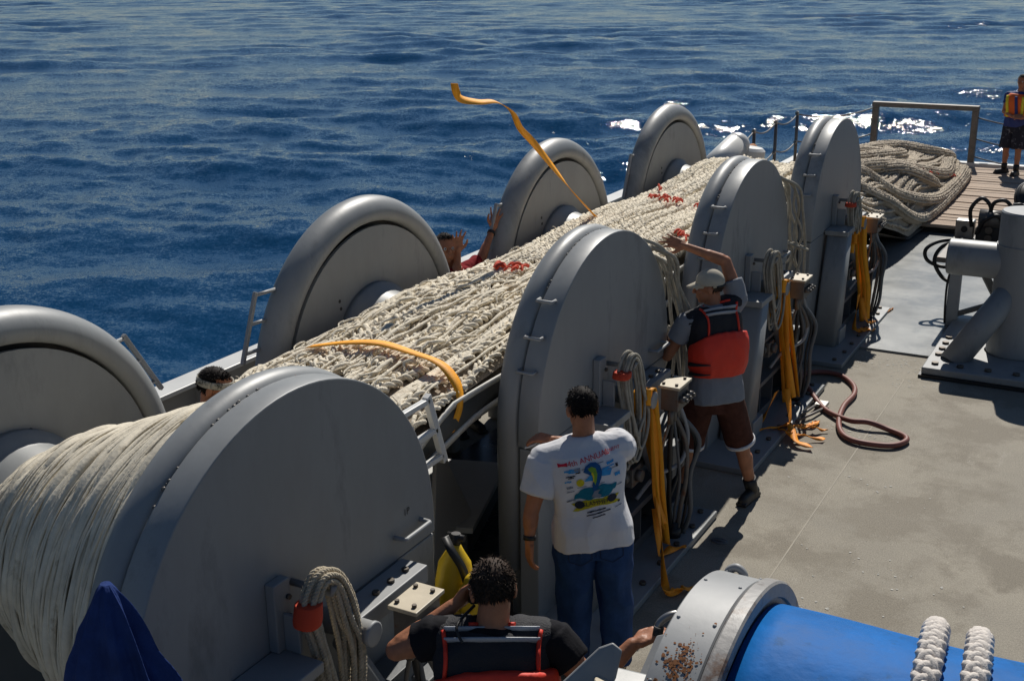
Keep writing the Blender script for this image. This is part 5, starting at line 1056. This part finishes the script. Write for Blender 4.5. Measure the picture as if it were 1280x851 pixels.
rC, gC, hC = person('person', 'man in a black T-shirt and red vest at the winch, one hand on its lever', JC, tC, 1.06, hair='hair_b', hair_len=.018, hair_n=4200)
shirt(rC, gC, tC, 'tee_b', -.02, .026, .50, .076); trousers(rC, gC, tC, 'tee_b', .98); shoes(rC, gC, 'shoe'); vest(rC, gC, tC, pad_top=.82, stripes=(.955, .885), pad=.06, sw=.175)
hd, r, f, u, R, sk = hC
mb = MB(); mb.tube([hd+r*.082-f*.005+u*.006, hd+r*.083+f*.05+u*.008, hd+r*.07+f*.088+u*.006], .0028, 6); mb.build('glasses_frame', 'black', rC)
mb = MB(); mb.tube([hd-r*.082-f*.005+u*.006, hd-r*.083+f*.05+u*.008, hd-r*.07+f*.088+u*.006], .0028, 6); mb.build('glasses_frame', 'black', rC)
for s_ in (-1, 1):
    mb = MB(); mb.sphere(hd+r*s_*.038+f*.098+u*.004, 1, 12, 8, (.028, .005, .02), R); mb.build('glasses_lens', 'black', rC)
mb = MB(); mb.tube(smooth_path([tC.pt(.96, -PI/2-.6, .05), tC.pt(.99, -PI/2-1.1, .06)+V(0,0,.03), hd-r*.07+f*.02-u*.05], 16), .006, 6); mb.build('neck_cord', 'black', rC)
mb = MB(); mb.obox(V(*JC['wrL'])+V(.08,.10,.03), f, r, u, .04, .06, .035); mb.build('camera', 'black', rC, .008)

# --- the man bending behind the wound net
tD = Torso((-4.750, 4.780, 0.860), (-4.670, 4.860, 1.360), unit((.35,-.9,0)), unit((.4,-.9,0)), 1.0)
JD = dict(head=(-4.620, 4.860, 1.545), face=(.88,.40,-.30), neck=(-4.680, 4.860, 1.380), shL=(-4.750, 5.020, 1.330), elL=(-4.45, 5.02, 1.08), wrL=(-4.400, 5.010, 1.150), hL=(.9,-.1,0), nL=(0,0,-1), shR=(-4.680, 4.680, 1.330), elR=(-4.550, 4.560, 1.100), wrR=(-4.370, 4.660, 1.200), hR=(.9,.2,.1), nR=(0,0,-1),
    hipL=(-4.760, 4.870, 0.840), kneeL=(-4.730, 4.900, 0.470), ankL=(-4.770, 4.900, 0.080), toeL=(.9,.2,0), hipR=(-4.730, 4.700, 0.840), kneeR=(-4.700, 4.680, 0.470), ankR=(-4.750, 4.680, 0.080), toeR=(.9,.1,0))
rD, gD, hD = person('person', 'man with a patterned headband and pale blue shirt bending behind the wound net', JD, tD, 1.0, hair_len=.014)
shirt(rD, gD, tD, 'tee_lb', -.02, .04, .5, .085); trousers(rD, gD, tD, 'camo', .98); shoes(rD, gD, 'shoe'); vest(rD, gD, tD, pad_top=.7, stripes=())
hd, r, f, u, R, sk = hD
mb = MB(); mb.ribbon([sk+R@V(.0835*math.cos(a), .103*math.sin(a), .012+.01*math.sin(a)) for a in np.linspace(0, 2*PI, 41)], u, .042, .005); mb.build('headband', 'camo2', rD) if 'camo2' in M else mb.build('headband', mat('headband_cloth', (.42,.40,.34), .9, var=.2, stain=(.06,.06,.05), stain_scale=22, stain_amt=.52), rD)

# --- the person behind the second reel, both arms up
tE = Torso((-4.95, 8.22, .90), (-4.97, 8.09, 1.47), unit((.55,.8,0)), unit((.3,.9,0)), 1.0)
JE = dict(head=(-4.985, 7.985, 1.655), face=(.75,-.6,.1), neck=(-4.97, 8.08, 1.48), shR=(-4.97, 7.93, 1.42), elR=(-4.88, 7.965, 1.44), wrR=(-4.90, 8.03, 1.61), hR=(.02,.05,1), nR=(.7,-.6,0), curlR=.25, spreadR=.25,
    shL=(-4.93, 8.20, 1.425), elL=(-4.90, 8.385, 1.47), wrL=(-4.90, 8.60, 1.69), hL=(.0,.45,.85), nL=(.7,-.55,.2), curlL=.15, spreadL=.28,
    hipL=(-4.95, 8.28, .86), kneeL=(-4.92, 8.26, .47), ankL=(-4.95, 8.30, .08), toeL=(.8,-.5,0), hipR=(-5.02, 8.12, .86), kneeR=(-5.0, 8.1, .47), ankR=(-5.03, 8.12, .08), toeR=(.8,-.5,0))
rE, gE, hE = person('person', 'person in a dark red T-shirt behind the net with both hands raised', JE, tE, 1.0)
shirt(rE, gE, tE, 'tee_r', -.02, .030, .85, .068); trousers(rE, gE, tE, 'tee_b', .98); shoes(rE, gE, 'shoe'); watch(rE, lerp(JE['elL'], JE['wrL'], .9), V(*JE['wrL'])-V(*JE['elL']), .035)

# --- the person standing at the stern
tF = Torso((-2.36, 22.36, .98), (-2.33, 22.38, 1.56), unit((-.9,.35,0)), unit((-.9,.35,0)), 1.0)
JF = dict(head=(-2.32, 22.36, 1.73), face=(-.3,-.95,0), neck=(-2.33, 22.38, 1.56), shR=(-2.52, 22.43, 1.48), elR=(-2.56, 22.36, 1.22), wrR=(-2.40, 22.18, 1.16), hR=(.8,-.3,.1), nR=(0,.7,-.7), shL=(-2.14, 22.30, 1.48), elL=(-2.06, 22.2, 1.22), wrL=(-2.2, 22.05, 1.16), hL=(-.8,-.1,.1), nL=(0,.7,-.7),
    hipR=(-2.45, 22.39, .95), kneeR=(-2.46, 22.36, .58), ankR=(-2.46, 22.38, .235), toeR=(-.7,-.7,0), hipL=(-2.27, 22.31, .95), kneeL=(-2.25, 22.26, .58), ankL=(-2.25, 22.25, .235), toeL=(-.2,-.9,0))
rF, gF, hF = person('person', 'person in a red and yellow vest and dark shorts standing at the stern edge', JF, tF, .95)
shirt(rF, gF, tF, 'v_blue', -.02, .022, .5, .066); trousers(rF, gF, tF, 'camo', .47, .11, .10, name='shorts'); shoes(rF, gF, 'shoe', 'shoe', .12)
mb = MB(); mb.loft([tF.ring(h, .05) for h in np.linspace(.25, .85, 8)]+[tF.ring(.94, .035)], 26); obj_from(voxel(mb, .012, 2), 'vest_body', 'v_orange', rF)
for a0, m_ in ((PI/2+.55, 'v_yel'), (PI/2-.55, 'v_yel'), (PI/2+.05, 'v_blue')):
    mb = MB(); mb.ribbon([tF.pt(h, a0+(.8-h)*.4, .058) for h in np.linspace(.26, .88, 12)], tF.frame(.5)[1], .05, .008); mb.build('vest_panel', m_, rF)
